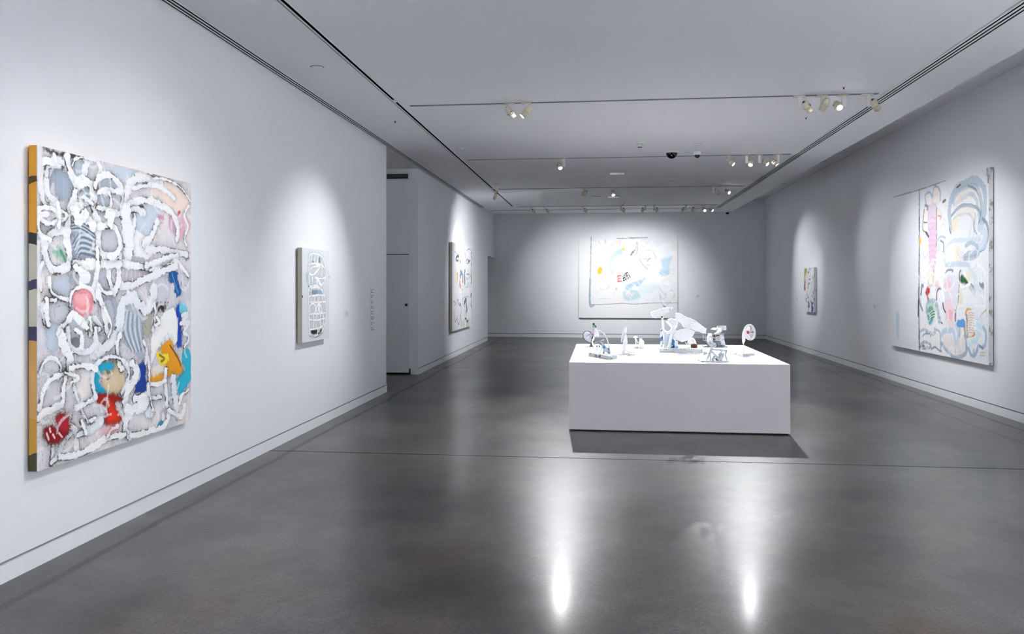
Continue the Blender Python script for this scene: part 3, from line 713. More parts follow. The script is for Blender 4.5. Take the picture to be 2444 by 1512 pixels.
for pts in ([(345, 120), (400, 135), (455, 155), (410, 185), (360, 160)], [(160, 570), (200, 580), (180, 625)], [(540, 540), (605, 545), (600, 600), (540, 580)], [(405, 805), (440, 810), (415, 850)], [(200, 95), (280, 112), (330, 140), (220, 130)],
            [(830, 610), (860, 600), (855, 650), (830, 650)], [(970, 570), (1020, 555), (1030, 590), (980, 600)], [(715, 640), (730, 640), (725, 700)], [(1370, 960), (1410, 950), (1405, 1010), (1380, 1010)], [(455, 880), (500, 850), (510, 900), (470, 910)]):
    P_(pts, (20, 19, 22), a=.92, soft=.012, rag=.03)
for k in range(9): S([(440+k*6, 900+k*14), (510, 800+k*22), (620, 840+k*20)], .016, (206, 216, 226) if k % 2 else (96, 108, 124), a=.8, dry=.3)
for k in range(6): S([(415, 730+k*12), (500, 715+k*14), (615, 790+k*14)], .014, (204, 214, 224) if k % 2 else (70, 80, 94), a=.85, dry=.25)
for k in range(5): S([(270-k*14, 260+k*6), (235-k*6, 350), (225, 450+k*6)], .012, (224, 232, 238), a=.8, dry=.2)
for k in range(5): S([(860+k*34, 1110), (850+k*36, 1215)], .012, (226, 222, 228), a=.7, dry=.3)
P_([(262, 955), (330, 935), (385, 980), (388, 1060), (330, 1030), (290, 1000)], (112, 178, 148), a=.9, soft=.02, streak=.5); S([(340, 960), (360, 1000), (380, 1050)], .02, (56, 120, 92), a=.6, dry=.3)
P_([(1235, 1120), (1280, 1092), (1320, 1200), (1348, 1290), (1312, 1332), (1290, 1250), (1250, 1190)], (18, 84, 148), halo=.3, rag=.03)
S([(1265, 1130), (1300, 1250), (1320, 1300)], .012, (90, 160, 205), a=.8); S([(1345, 1215), (1340, 1270)], .02, (60, 110, 160), a=.6)
S([(1310, 635), (1330, 618)], .03, (206, 62, 60), a=.9)
W = [([(205, 200), (175, 260), (165, 380), (180, 480), (205, 570), (290, 580), (300, 545), (250, 510), (222, 450), (215, 300), (240, 240), (370, 235)], .036), ([(190, 210), (260, 200), (350, 215)], .05), ([(290, 195), (275, 145)], .022),
     ([(385, 170), (405, 260), (430, 330), (470, 400)], .05), ([(545, 210), (535, 300), (540, 360)], .05), ([(470, 470), (470, 420), (500, 380), (540, 365), (590, 410), (605, 500), (612, 600), (640, 700), (650, 770)], .062),
     ([(455, 460), (430, 560), (402, 640), (390, 760), (392, 900), (412, 1000), (418, 1080)], .05), ([(640, 190), (662, 260), (650, 330), (630, 370), (620, 430)], .034), ([(430, 230), (450, 185), (510, 165), (620, 185)], .02),
     ([(620, 420), (640, 345), (700, 310), (760, 320), (810, 370), (840, 430), (852, 520), (840, 660)], .04), ([(650, 460), (720, 440), (800, 450), (880, 460)], .036), ([(740, 460), (757, 540), (735, 600)], .026), ([(640, 590), (700, 600), (760, 630), (825, 640)], .04),
     ([(880, 570), (888, 450), (920, 380), (980, 330), (1060, 340), (1170, 360)], .062), ([(940, 420), (1060, 392), (1150, 400), (1230, 450), (1285, 500)], .03), ([(900, 560), (960, 530), (1040, 520), (1130, 540), (1220, 590), (1285, 650), (1312, 740), (1310, 850)], .046),
     ([(895, 610), (960, 600), (1030, 625)], .044), ([(950, 640), (952, 720), (940, 790)], .028), ([(885, 620), (882, 720), (890, 800), (900, 900), (905, 970)], .11), ([(1140, 712), (1110, 790), (1080, 850), (1030, 890)], .056),
     ([(1060, 940), (1180, 938), (1300, 958), (1390, 975)], .052), ([(830, 1040), (900, 1070), (1000, 1082), (1120, 1100)], .05), ([(1040, 1080), (1150, 1040), (1220, 1002), (1310, 985)], .042), ([(1080, 1112), (1200, 1090), (1300, 1030), (1335, 1070), (1380, 1120), (1405, 1160)], .03),
     ([(840, 1245), (940, 1235), (1040, 1190), (1120, 1150), (1230, 1098), (1300, 1068)], .056), ([(735, 1010), (748, 1080), (740, 1180), (770, 1260), (800, 1290)], .046), ([(815, 1040), (822, 1140), (810, 1230), (785, 1295)], .056),
     ([(450, 1062), (540, 1072), (640, 1062), (830, 1058)], .06), ([(400, 800), (330, 792), (252, 822), (212, 900), (215, 1000), (250, 1080), (300, 1120), (405, 1090)], .056), ([(150, 640), (160, 600), (230, 590), (290, 620), (380, 640), (370, 690), (300, 700), (260, 730), (180, 712), (165, 660), (230, 650)], .026),
     ([(150, 700), (155, 780), (180, 830), (250, 870)], .03), ([(310, 560), (325, 660), (320, 750)], .03), ([(650, 760), (652, 850), (650, 900), (682, 980), (760, 1000), (830, 990)], .05), ([(650, 752), (720, 740), (790, 752), (822, 830), (830, 900), (800, 980), (740, 1000)], .042),
     ([(640, 940), (650, 1040), (640, 1150), (620, 1260)], .042), ([(250, 1190), (262, 1290), (312, 1340), (400, 1370)], .03), ([(190, 1060), (160, 1160), (180, 1290)], .026), ([(440, 620), (500, 600), (560, 690), (600, 740)], .062), ([(470, 640), (480, 690), (540, 640)], .07), ([(720, 640), (760, 650), (745, 730)], .06),
     ([(520, 500), (560, 530), (600, 560)], .03), ([(1410, 560), (1370, 640), (1400, 740), (1370, 840), (1390, 900)], .022), ([(650, 1240), (700, 1300), (760, 1310)], .03), ([(455, 1090), (520, 1140), (560, 1180), (520, 1210)], .05),
     ([(300, 1370), (220, 1380), (200, 1440), (215, 1560)], .034), ([(420, 1420), (440, 1300), (530, 1255), (600, 1290), (628, 1380)], .022), ([(1100, 330), (1210, 340), (1330, 400), (1420, 520)], .02), ([(820, 190), (960, 240), (1100, 300)], .016)]
P_([(880, 790), (1000, 790), (1070, 880), (1145, 910), (1060, 1010), (1000, 1000), (880, 985)], WH, halo=.35, h=.003)
P_([(430, 1330), (460, 1282), (530, 1262), (590, 1292), (616, 1340), (616, 1420), (592, 1482), (520, 1502), (462, 1482), (440, 1410)], (240, 146, 154), soft=.015, streak=.25); P_([(470, 1330), (540, 1300), (580, 1340), (540, 1400), (480, 1400)], (248, 188, 190), a=.8, soft=.03)
for k, (pts, w_) in enumerate(W): S(pts, w_, WH if k % 4 else OW, halo=.8, hw=.014, rag=.55, edge=.9, h=.004)
c1.map = KB
for pts, col, kw in (
    ([(870, 60), (980, 40), (1020, 180), (1030, 480), (960, 440), (850, 330), (850, 150)], (164, 176, 190), dict(streak=.6, halo=.5)), ([(430, 150), (500, 160), (520, 280), (430, 330), (410, 230)], (182, 186, 194), dict(halo=.7)),
    ([(440, 320), (520, 340), (510, 400), (450, 400)], (110, 112, 118), dict(halo=.7)), ([(220, 210), (330, 230), (340, 370), (250, 400)], (186, 202, 214), dict(halo=.4)), ([(650, 300), (720, 280), (690, 380), (650, 390)], (190, 192, 200), dict(halo=.7)),
    ([(190, 620), (350, 640), (360, 830), (250, 880), (180, 850)], (206, 204, 208), dict(halo=.5)), ([(650, 20), (760, 10), (780, 250), (720, 240)], (184, 190, 200), dict(halo=.6)), ([(640, 430), (800, 420), (800, 470), (660, 510)], (186, 188, 196), dict(halo=.5)),
    ([(470, 620), (600, 620), (590, 780), (500, 830)], (240, 230, 228), dict(soft=.02)), ([(1060, 130), (1095, 90), (1090, 260), (1062, 310), (1030, 230)], (168, 168, 146), dict(halo=.6)), ([(910, 560), (940, 560), (950, 700), (900, 660)], (176, 180, 188), dict(halo=.5))):
    P_(pts, col, a=.9, **kw)
P_([(1080, 40), (1160, 20), (1240, 0), (1210, 70), (1120, 110)], (26, 24, 24), soft=.015, rag=.05)
for k in range(8): S([(880+k*16, 70+k*10), (860+k*20, 250), (930+k*14, 420)], .013, (216, 224, 232) if k % 2 else (120, 128, 142), a=.75, dry=.3)
P_([(1305, 60), (1342, 40), (1352, 330), (1340, 372), (1308, 360)], (14, 72, 176), halo=.5); P_([(1330, 20), (1380, 30), (1392, 90), (1340, 92)], (116, 200, 218), streak=.3)
P_([(1372, 395), (1425, 415), (1416, 640), (1382, 735), (1320, 755), (1310, 650), (1372, 570), (1350, 480)], (44, 176, 202), halo=.4, rag=.03)
P_([(1100, 300), (1122, 230), (1180, 130), (1260, 60), (1302, 120), (1310, 330), (1222, 380), (1150, 410), (1085, 570), (1090, 400)], (248, 247, 245), halo=.6, h=.003)
P_([(1170, 400), (1250, 330), (1280, 400), (1330, 480), (1356, 570), (1330, 612), (1232, 640), (1172, 672), (1100, 686), (1078, 650), (1090, 600), (1200, 600), (1220, 560)], (226, 154, 30), halo=.75, rag=.025)
P_([(1090, 560), (1190, 520), (1215, 580), (1110, 625)], (238, 226, 212), a=.9, soft=.015); P_([(1145, 420), (1200, 412), (1242, 460), (1226, 562), (1170, 530), (1145, 500)], (240, 212, 52), rag=.05, halo=.2)
S([(1165, 450), (1205, 480), (1180, 500)], .02, (90, 78, 30), a=.8); S([(1250, 370), (1285, 420), (1330, 500), (1340, 540)], .014, (60, 44, 26), a=.8)
P_([(985, 550), (1052, 528), (1057, 720), (1030, 772), (965, 782), (960, 720), (1010, 650)], (12, 62, 150), halo=.8, rag=.03)
P_([(690, 540), (760, 490), (850, 540), (882, 640), (850, 740), (760, 785), (700, 700)], (216, 194, 160), halo=.8, streak=.25); S([(735, 590), (752, 620), (735, 645)], .03, (70, 66, 60), a=.7, dry=.1); S([(800, 500), (840, 560)], .03, (80, 80, 80), a=.5)
S([(770, 545), (690, 555), (650, 610), (640, 670), (660, 730), (705, 780)], .052, (26, 166, 198), halo=.8, hc=(14, 14, 16))
P_([(650, 790), (760, 785), (860, 795), (875, 850), (812, 840), (800, 880), (850, 960), (846, 1010), (772, 1042), (710, 1022), (722, 950), (740, 880), (690, 858), (655, 835)], (150, 22, 12), halo=.85)
P_([(770, 870), (830, 960), (825, 1000), (770, 1022), (735, 1000), (745, 940)], (226, 54, 22), a=.9, soft=.03); S([(745, 830), (760, 900)], .03, (206, 50, 24), a=.7)
P_([(1150, 1020), (1190, 995), (1195, 1030), (1150, 1058)], (44, 160, 182), halo=.3); P_([(1080, 870), (1122, 920), (1092, 972), (1048, 942)], (236, 240, 244), halo=.6); P_([(1185, 940), (1205, 930), (1212, 970), (1190, 985)], (232, 238, 242), halo=.7)
W = [([(620, 440), (700, 395), (790, 315), (830, 200), (840, 90), (870, 0), (950, -40), (1000, 30), (1055, 75), (1100, -20), (1112, -100)], .075), ([(830, 280), (815, 400), (826, 500), (850, 570)], .05), ([(650, -60), (700, 70), (715, 150), (722, 250)], .05),
     ([(550, 200), (612, 150), (680, 230)], .036), ([(585, 272), (662, 238)], .04), ([(585, 150), (600, 250)], .03), ([(630, 230), (636, 360), (630, 410)], .042), ([(228, -10), (225, 100), (240, 210)], .04), ([(340, 250), (400, 170), (440, 110), (520, 180), (560, 230)], .042),
     ([(400, 230), (410, 330), (432, 400), (500, 430), (580, 420), (625, 370)], .036), ([(470, 250), (520, 292), (520, 395)], .03), ([(350, 280), (380, 400), (420, 470), (420, 560)], .07), ([(180, 600), (200, 530), (260, 480), (320, 500), (350, 560), (330, 650)], .024),
     ([(175, 910), (210, 760), (250, 680), (300, 640), (380, 608)], .034), ([(390, 640), (370, 740), (370, 850), (280, 900), (200, 940), (165, 985)], .04), ([(455, 580), (460, 720), (502, 850), (532, 930), (580, 1010)], .024), ([(440, 680), (500, 640), (380, 600)], .02),
     ([(480, 890), (550, 858), (620, 815)], .034), ([(640, 805), (610, 700), (618, 580), (678, 500), (760, 468), (830, 480), (890, 530), (912, 600), (890, 700), (850, 775)], .03), ([(940, 520), (972, 600), (930, 700), (892, 780), (880, 880), (920, 910), (890, 1000), (880, 1070), (925, 1130)], .066),
     ([(890, 890), (960, 900), (1050, 870), (1062, 800), (960, 812)], .062), ([(1350, 120), (1400, 108), (1340, 190), (1412, 180), (1360, 260), (1402, 285), (1400, 340), (1368, 382)], .028), ([(1220, 570), (1216, 700), (1230, 850), (1242, 900), (1230, 1000), (1170, 1062), (1060, 1090), (930, 1115)], .042),
     ([(1240, 900), (1300, 940), (1350, 962), (1378, 865)], .036), ([(1280, 640), (1292, 780), (1312, 880)], .072), ([(1405, 740), (1350, 792), (1330, 850)], .03), ([(1072, 470), (1080, 620), (1082, 690), (1160, 692), (1218, 660)], .03), ([(1120, 20), (1130, 120), (1110, 240)], .03), ([(1140, 130), (1160, 180), (1125, 200)], .03),
     ([(430, 970), (420, 1020), (470, 1070), (492, 1150), (482, 1290)], .044), ([(500, 1112), (600, 1062), (690, 1000)], .052), ([(560, 1100), (520, 1000)], .03), ([(280, 1352), (292, 1200)], .03), ([(280, 1340), (332, 1290), (372, 1180), (430, 1110)], .04), ([(350, 1292), (480, 1280), (650, 1200), (730, 1140), (880, 1112)], .044),
     ([(740, 1120), (770, 1070), (822, 1045)], .034), ([(1070, 690), (1090, 800), (1180, 800)], .034), ([(420, 560), (520, 545), (640, 570)], .034), ([(700, 60), (760, 200), (740, 300)], .02), ([(1030, 330), (1060, 420), (1050, 520)], .026), ([(1090, 820), (1110, 900)], .026), ([(590, 990), (640, 970), (600, 1010)], .02)]
for k, (pts, w_) in enumerate(W): S(pts, w_, WH if k % 3 else (232, 237, 241), halo=.8, hw=.014, rag=.55, edge=.9, h=.004)
P_([(330, 962), (380, 940), (430, 962), (422, 1050), (410, 1110), (350, 1172), (270, 1192), (222, 1132), (220, 1052), (280, 1040), (322, 1062)], (128, 10, 18), halo=1., hc=(12, 8, 8), hw=.03)
P_([(340, 975), (420, 970), (415, 1060), (345, 1060)], (186, 30, 48), a=.75, soft=.03); P_([(720, 1045), (840, 1040), (760, 1110), (690, 1100)], (236, 170, 178), a=.7, soft=.03)
for a_, b_ in (((240, 1100), (258, 1150)), ((290, 1110), (305, 1140)), ((340, 1100), (365, 1130)), ((265, 1060), (272, 1090))): S([a_, b_], .014, (236, 196, 200), a=.9)
c1.map = KA
S([(140, 90), (138, 300)], .07, (236, 232, 234), a=.85, rag=.2); S([(150, 900), (165, 1400)], .03, (236, 234, 236), a=.7)
random.seed(3); c1.scribble(90, (0, 0, c1.w, c1.h), .004, (24, 24, 28), .7, .05, 1.); c1.scribble(70, (0, 0, c1.w, c1.h), .02, (246, 246, 247), .6, .16, 2.)
put_up(c1, 'large near painting of thick white loops with red, orange and blue patches', .047, M_EDGE1)

# ---- 2: narrow white painting on the near left wall
c2 = make_canvas([(721, 592), (786, 597), (786, 806), (722, 818)], 'L', .066, 190, 230, (226, 226, 226))
c2.map = crop(680, 570, 5.6); S = c2.stroke; P_ = c2.fill
c2.wash((214, 222, 228), .7, .4, .6, 3, 3); P_([(235, 130), (600, 170), (600, 420), (440, 250), (240, 480)], (226, 234, 240), a=.7, soft=.05)
P_([(280, 480), (330, 480), (325, 600), (290, 560)], (170, 186, 198), a=.7, soft=.03)
P_([(320, 220), (380, 190), (480, 230), (540, 330), (550, 450), (520, 570), (470, 640), (330, 640), (310, 500)], (206, 210, 214), halo=.25, streak=.3)
P_([(320, 680), (380, 630), (480, 660), (540, 800), (545, 950), (520, 1150), (490, 1270), (350, 1300), (320, 1100)], (204, 206, 208), halo=.3, streak=.3)
for pts, c_ in (([(345, 700), (430, 690), (430, 750), (345, 745)], (120, 150, 172)), ([(445, 695), (487, 695), (487, 750), (445, 745)], (150, 170, 186)), ([(320, 625), (336, 625), (330, 675), (320, 675)], (20, 20, 22)), ([(355, 1220), (430, 1215), (425, 1265), (358, 1272)], (24, 24, 26)),
                ([(470, 1210), (492, 1210), (485, 1250), (465, 1250)], (70, 72, 76)), ([(440, 1255), (468, 1262), (455, 1300)], (24, 24, 26)), ([(455, 250), (468, 250), (466, 310), (452, 310)], (120, 134, 148)), ([(545, 395), (555, 395), (555, 420), (546, 420)], (70, 70, 74)), ([(232, 760), (242, 765), (240, 790), (232, 785)], (30, 30, 32)),
                ([(590, 500), (597, 500), (596, 516), (590, 514)], (60, 60, 62)), ([(440, 590), (480, 570), (475, 640), (445, 630)], (160, 180, 190)), ([(365, 310), (395, 300), (390, 330), (368, 335)], (96, 100, 106))): P_(pts, c_, soft=.006, rag=.012)
for q in ([(330, 640), (320, 400), (325, 240), (370, 195), (470, 220), (530, 310), (550, 430), (530, 560), (470, 650)], [(330, 640), (315, 720), (320, 900), (325, 1100), (340, 1285), (430, 1295), (495, 1240), (545, 1080), (545, 880), (520, 740), (440, 630), (330, 640)],
          [(325, 350), (380, 330), (480, 345), (530, 390)], [(330, 470), (380, 480), (470, 370), (400, 370), (350, 400), (340, 480)], [(340, 330), (360, 210)], [(390, 330), (400, 215)], [(430, 340), (440, 225)], [(490, 500), (490, 290)], [(400, 520), (460, 530), (530, 520)], [(360, 620), (370, 510)], [(420, 560), (440, 640)],
          [(325, 770), (420, 755), (530, 750)], [(330, 850), (430, 850), (540, 840)], [(345, 760), (345, 850)], [(400, 760), (395, 845)], [(460, 750), (440, 840)], [(500, 750), (500, 840)], [(330, 900), (370, 870), (410, 900), (400, 980), (340, 1000), (330, 900)], [(440, 870), (480, 900), (490, 970), (440, 1000), (415, 950), (440, 870)],
          [(330, 1010), (430, 1000), (540, 985)], [(335, 1080), (430, 1085), (530, 1060)], [(380, 1200), (380, 1020)], [(420, 1190), (425, 1010)], [(470, 1180), (475, 1000)], [(515, 1150), (515, 1000)], [(340, 1210), (430, 1195), (500, 1165)], [(435, 1200), (435, 1290)], [(350, 660), (430, 650), (500, 690)], [(350, 700), (350, 740)]):
    S(q, .02, (246, 248, 248), halo=.4, hw=.006, h=.002)
S([(450, 880), (455, 980)], .05, WH); S([(430, 540), (480, 620)], .045, WH)
S([(330, 1292), (420, 1306), (495, 1250)], .012, (40, 40, 42), a=.7, rag=.5)
random.seed(5); c2.scribble(90, (c2.w*.2, c2.h*.1, c2.w*.85, c2.h*.9), .006, (70, 72, 78), .7, .04)
put_up(c2, 'narrow upright painting of a white banded shape on pale ground, near left wall', .05, M_LINEN)

# ---- 3: tall painting on the far left wall
c3 = make_canvas([(1079, 579), (1127, 590), (1127, 775), (1079, 792)], 'F', .075, 230, 200, (238, 239, 241))
S = c3.stroke; P_ = c3.fill; c3.wash((226, 228, 232), .7, .45, .6, 2, 2); K1, K2 = crop(1065, 570, 12.6), crop(1065, 680, 12.6)
c3.map = K1; DK = (46, 46, 50); GY = (150, 154, 160); kw = dict(halo=0, h=.001, sm=4)
for q, w_, c_ in (([(300, 640), (290, 600), (320, 540), (370, 510)], .06, DK), ([(295, 655), (365, 655), (380, 560), (345, 530)], .05, (80, 80, 84)), ([(240, 380), (290, 420), (330, 470)], .02, GY), ([(290, 430), (340, 480)], .03, (170, 190, 196)), ([(405, 660), (420, 710)], .06, (70, 72, 78)),
                  ([(330, 1070), (340, 1130), (325, 1260)], .09, (196, 56, 44)), ([(405, 1290), (410, 1370), (425, 1440)], .09, (214, 86, 66)), ([(500, 1080), (495, 1150), (500, 1270)], .09, (164, 74, 56)), ([(565, 940), (550, 1060), (555, 1180), (560, 1330)], .1, (28, 28, 30)), ([(430, 970), (440, 1040), (420, 1110), (430, 1170)], .06, DK),
                  ([(765, 390), (740, 460), (770, 600)], .03, (80, 84, 90)), ([(765, 720), (755, 840), (760, 1040)], .06, (70, 72, 78)), ([(740, 1100), (755, 1240), (745, 1320)], .08, (84, 74, 70)), ([(620, 350), (670, 290), (730, 310), (750, 400)], .025, GY), ([(380, 190), (385, 330)], .02, GY), ([(540, 240), (560, 420), (590, 600)], .03, (140, 150, 156)), ([(490, 330), (470, 560), (470, 760)], .02, GY),
                  ([(600, 720), (590, 650), (640, 610), (710, 640), (690, 700), (620, 730)], .03, GY), ([(660, 670), (700, 650)], .04, DK), ([(700, 630), (760, 640), (740, 760), (740, 1040)], .025, GY), ([(610, 1050), (700, 1050)], .03, GY), ([(600, 1140), (640, 1200), (690, 1150), (700, 1070)], .02, GY), ([(580, 1440), (640, 1430), (670, 1380), (640, 1290)], .02, GY), ([(190, 160), (240, 560), (200, 900)], .015, (206, 208, 212))): S(q, w_, c_, a=.9, rag=.6, **kw)
P_([(300, 920), (340, 1060), (345, 1260), (335, 1400), (300, 1300), (285, 1100)], (248, 208, 140), a=.6, soft=.06); P_([(450, 950), (485, 970), (485, 1040), (465, 1100), (445, 1050)], (80, 160, 206), soft=.03); P_([(740, 1090), (765, 1100), (755, 1230), (742, 1200)], (176, 128, 108), a=.8, soft=.03)
c3.map = K2
for q, w_, c_ in (([(545, 530), (595, 420), (600, 560), (620, 700), (610, 770)], .1, (60, 86, 80)), ([(530, 570), (550, 650)], .05, (84, 100, 98)), ([(440, 600), (450, 760), (435, 920), (445, 1080), (450, 1250)], .04, (70, 72, 78)), ([(410, 560), (440, 620)], .05, DK), ([(320, 620), (345, 430), (370, 560), (400, 620)], .03, (96, 98, 104)), ([(240, 830), (260, 1060), (270, 1110), (320, 1020)], .03, (128, 132, 138)),
                  ([(325, 920), (340, 1060), (375, 1190), (410, 1040), (415, 900)], .03, (110, 114, 120)), ([(590, 780), (595, 920)], .05, (90, 92, 96)), ([(560, 1010), (600, 1000), (610, 1080), (660, 1060)], .05, (60, 62, 66)), ([(620, 1090), (650, 1110)], .05, (96, 98, 102)), ([(770, 700), (775, 900), (765, 1150)], .03, (160, 168, 176)), ([(750, 460), (745, 600)], .07, (66, 60, 64)), ([(760, 600), (770, 680)], .05, (150, 140, 150)),
                  ([(500, 400), (495, 480)], .04, (120, 124, 130)), ([(530, 1080), (545, 1240)], .05, (190, 192, 196)), ([(680, 980), (700, 1180)], .03, (170, 176, 182)), ([(220, 490), (290, 560), (250, 620)], .02, (150, 152, 156)), ([(520, 370), (680, 330)], .02, (170, 174, 180)), ([(720, 380), (740, 300), (770, 370)], .05, (120, 150, 180)), ([(470, 110), (500, 200), (480, 300)], .02, GY)): S(q, w_, c_, a=.9, rag=.6, **kw)
P_([(740, 220), (765, 225), (765, 290), (742, 280)], (24, 86, 146), soft=.02); P_([(600, 1150), (665, 1150), (665, 1225), (600, 1245)], (222, 208, 162), soft=.02); P_([(470, 1090), (540, 1080), (545, 1230), (480, 1250)], (206, 208, 212), a=.7, soft=.04)
random.seed(8); c3.scribble(150, (c3.w*.25, .05, c3.w, c3.h*.97), .012, (96, 98, 106), .55, .18, 3.)
put_up(c3, 'tall white painting with scattered black, red and blue marks on the far left wall', .055, M_LINEN)

# ---- 4: pale square painting on the end wall
c4 = make_canvas([(1382, 564), (1617, 563), (1615, 760), (1383, 757)], 'B', .06, 330, 280, (238, 238, 241))
c4.map = crop(1370, 550, 6.873); S = c4.stroke; P_ = c4.fill
c4.wash((228, 228, 234), .6, .48, .62, 1.5, 1.5); c4.wash((222, 234, 236), .45, .5, .66, 2, 2); c4.wash((244, 232, 226), .35, .52, .66, 2, 2)
P_([(80, 100), (270, 100), (262, 1220), (1700, 1200), (1690, 1430), (85, 1425)], (240, 240, 242), a=.85, soft=.02, sm=0)
S([(280, 100), (275, 500), (262, 900), (268, 1210)], .028, (140, 158, 170), a=.8, rag=.35, dry=.12); S([(266, 800), (264, 1215), (330, 1215)], .05, (110, 140, 160), a=.6, rag=.3)
S([(265, 1212), (500, 1208), (800, 1195), (980, 1208), (1300, 1190), (1690, 1192)], .024, (150, 166, 180), a=.85, rag=.35)
S([(700, 125), (900, 122), (1200, 118)], .02, (70, 70, 76), a=.8, dry=.35)
P_([(580, 430), (650, 360), (760, 290), (800, 330), (720, 420), (640, 480), (600, 620), (680, 670), (620, 720), (560, 640), (565, 520)], (178, 222, 220), a=.75, soft=.06, streak=.4); P_([(690, 340), (780, 300), (800, 350), (720, 410)], (170, 200, 224), a=.7, soft=.05)
P_([(500, 270), (740, 170), (760, 260), (640, 330), (560, 420)], (246, 224, 200), a=.55, soft=.08)
for q, w_, c_, a_ in (([(510, 280), (640, 220), (760, 160)], .02, (228, 186, 170), .6), ([(560, 340), (680, 260), (850, 160)], .02, (232, 190, 180), .5), ([(750, 150), (745, 240), (770, 280)], .02, (214, 150, 156), .5), ([(1030, 190), (1040, 300), (1015, 400)], .035, (206, 92, 110), .8), ([(1010, 220), (1018, 330)], .02, (60, 60, 66), .7),
                      ([(935, 400), (950, 370), (970, 350)], .07, (30, 30, 34), .95), ([(960, 350), (990, 325)], .06, (90, 92, 100), .8), ([(1070, 470), (1080, 390), (1160, 340), (1260, 330), (1320, 400), (1340, 480)], .03, (170, 176, 186), .7), ([(1070, 470), (1120, 560), (1200, 640)], .035, (130, 138, 150), .8), ([(1090, 480), (1140, 470), (1260, 460)], .025, (150, 154, 164), .7), ([(1200, 500), (1240, 460)], .05, (126, 130, 142), .85), ([(1190, 570), (1260, 565)], .03, (130, 136, 150), .7),
                      ([(400, 160), (420, 220)], .03, (170, 174, 182), .6), ([(505, 150), (520, 210)], .04, (150, 154, 164), .6), ([(1120, 258), (1180, 258)], .03, (150, 154, 162), .7), ([(500, 800), (620, 850), (700, 860)], .02, (150, 170, 180), .6), ([(780, 870), (830, 850), (960, 790)], .02, (150, 160, 170), .6), ([(380, 1130), (470, 1110), (600, 1120)], .018, (176, 190, 204), .7), ([(410, 930), (460, 970), (500, 960)], .02, (160, 172, 186), .6), ([(530, 960), (600, 900)], .035, (160, 176, 186), .6),
                      ([(690, 940), (692, 970)], .04, (110, 180, 176), .9), ([(1400, 940), (1440, 1010), (1490, 1060), (1500, 1030), (1590, 985), (1640, 1050), (1600, 1130), (1480, 1260)], .03, (186, 198, 208), .8), ([(1400, 1040), (1410, 1150), (1460, 1250)], .03, (178, 186, 200), .8), ([(1465, 1240), (1490, 1262)], .05, (70, 76, 84), .9), ([(1400, 1050), (1440, 1130), (1490, 1110), (1500, 1040)], .035, (186, 196, 206), .7), ([(960, 660), (985, 600)], .025, (170, 176, 186), .6), ([(1590, 715), (1650, 730)], .025, (240, 200, 120), .8),
                      ([(760, 380), (800, 420), (790, 450)], .025, (140, 146, 160), .6), ([(860, 250), (880, 340)], .02, (190, 192, 200), .6), ([(1090, 180), (1150, 150), (1190, 220), (1230, 140)], .02, (196, 198, 206), .6), ([(760, 540), (765, 640)], .014, (150, 140, 150), .6)): S(q, w_*.8, c_, a=a_*.72, rag=.35, h=.0008, dry=.05)
P_([(1420, 480), (1540, 450), (1580, 420), (1600, 450), (1560, 600), (1550, 720), (1430, 745), (1400, 690), (1440, 620)], (190, 216, 232), a=.85, soft=.05, streak=.35); P_([(1400, 690), (1480, 660), (1550, 650), (1540, 720), (1440, 745)], (170, 204, 226), a=.6, soft=.05)
P_([(830, 910), (960, 850), (1080, 810), (1170, 780), (1100, 870), (1080, 920), (950, 930), (850, 985)], (164, 198, 222), a=.9, soft=.04, streak=.4); P_([(920, 970), (1000, 960), (1080, 1100), (840, 1145), (800, 1020), (850, 1000), (900, 1060)], (182, 212, 218), a=.85, soft=.04, streak=.4)
P_([(1080, 940), (1200, 880), (1380, 890), (1400, 950), (1250, 1030), (1090, 1020)], (206, 228, 226), a=.6, soft=.07); P_([(845, 1030), (900, 1005), (925, 1060), (880, 1095)], (236, 216, 226), a=.9, soft=.03); P_([(945, 960), (990, 880), (1020, 930), (1075, 920), (1000, 985)], (244, 246, 248), a=.9, soft=.02)
P_([(365, 740), (380, 590), (430, 560), (480, 620), (490, 750), (440, 780), (390, 780)], (240, 243, 246), a=.9, soft=.03); P_([(385, 690), (390, 630), (430, 597), (462, 630), (460, 680), (430, 715), (395, 715)], (244, 196, 40), soft=.02, halo=.25, hc=(190, 120, 20)); P_([(782, 292), (820, 284), (832, 310), (810, 335)], (238, 200, 52), soft=.02)
P_([(1450, 860), (1530, 820), (1560, 850), (1530, 910), (1470, 890)], (244, 246, 248), halo=.25, hc=(120, 130, 140))
# red letter and the tilted black and white strip of lettering
for q in ([(716, 745), (722, 838)], [(714, 745), (765, 742)], [(718, 790), (760, 788)], [(720, 836), (780, 832)]): S(q, .035, (226, 74, 58), a=.95, rag=.3, sm=2)
P_([(770, 765), (870, 672), (938, 765), (790, 848)], (18, 18, 20), soft=.01, sm=0, rag=.012); P_([(762, 770), (785, 745), (800, 830), (785, 850)], (226, 216, 226), soft=.02, sm=0)
for q in ([(790, 770), (800, 835)], [(800, 770), (830, 750), (835, 790), (812, 800)], [(825, 800), (840, 826)], [(845, 735), (862, 800)], [(862, 800), (882, 745), (895, 780)], [(868, 705), (905, 765)], [(885, 690), (930, 770)], [(905, 775), (918, 800)]): S(q, .02, (238, 238, 242), a=.95, rag=.4, sm=2)
random.seed(12); c4.scribble(90, (c4.w*.13, .05, c4.w, c4.h*.8), .010, (160, 168, 180), .25, .22, 1.5); c4.scribble(60, (c4.w*.13, .05, c4.w, c4.h*.8), .05, (248, 248, 250), .5, .25, 1.)
put_up(c4, 'very pale square painting with a yolk-yellow spot and black lettering on the end wall', .05, M_EDGEW)

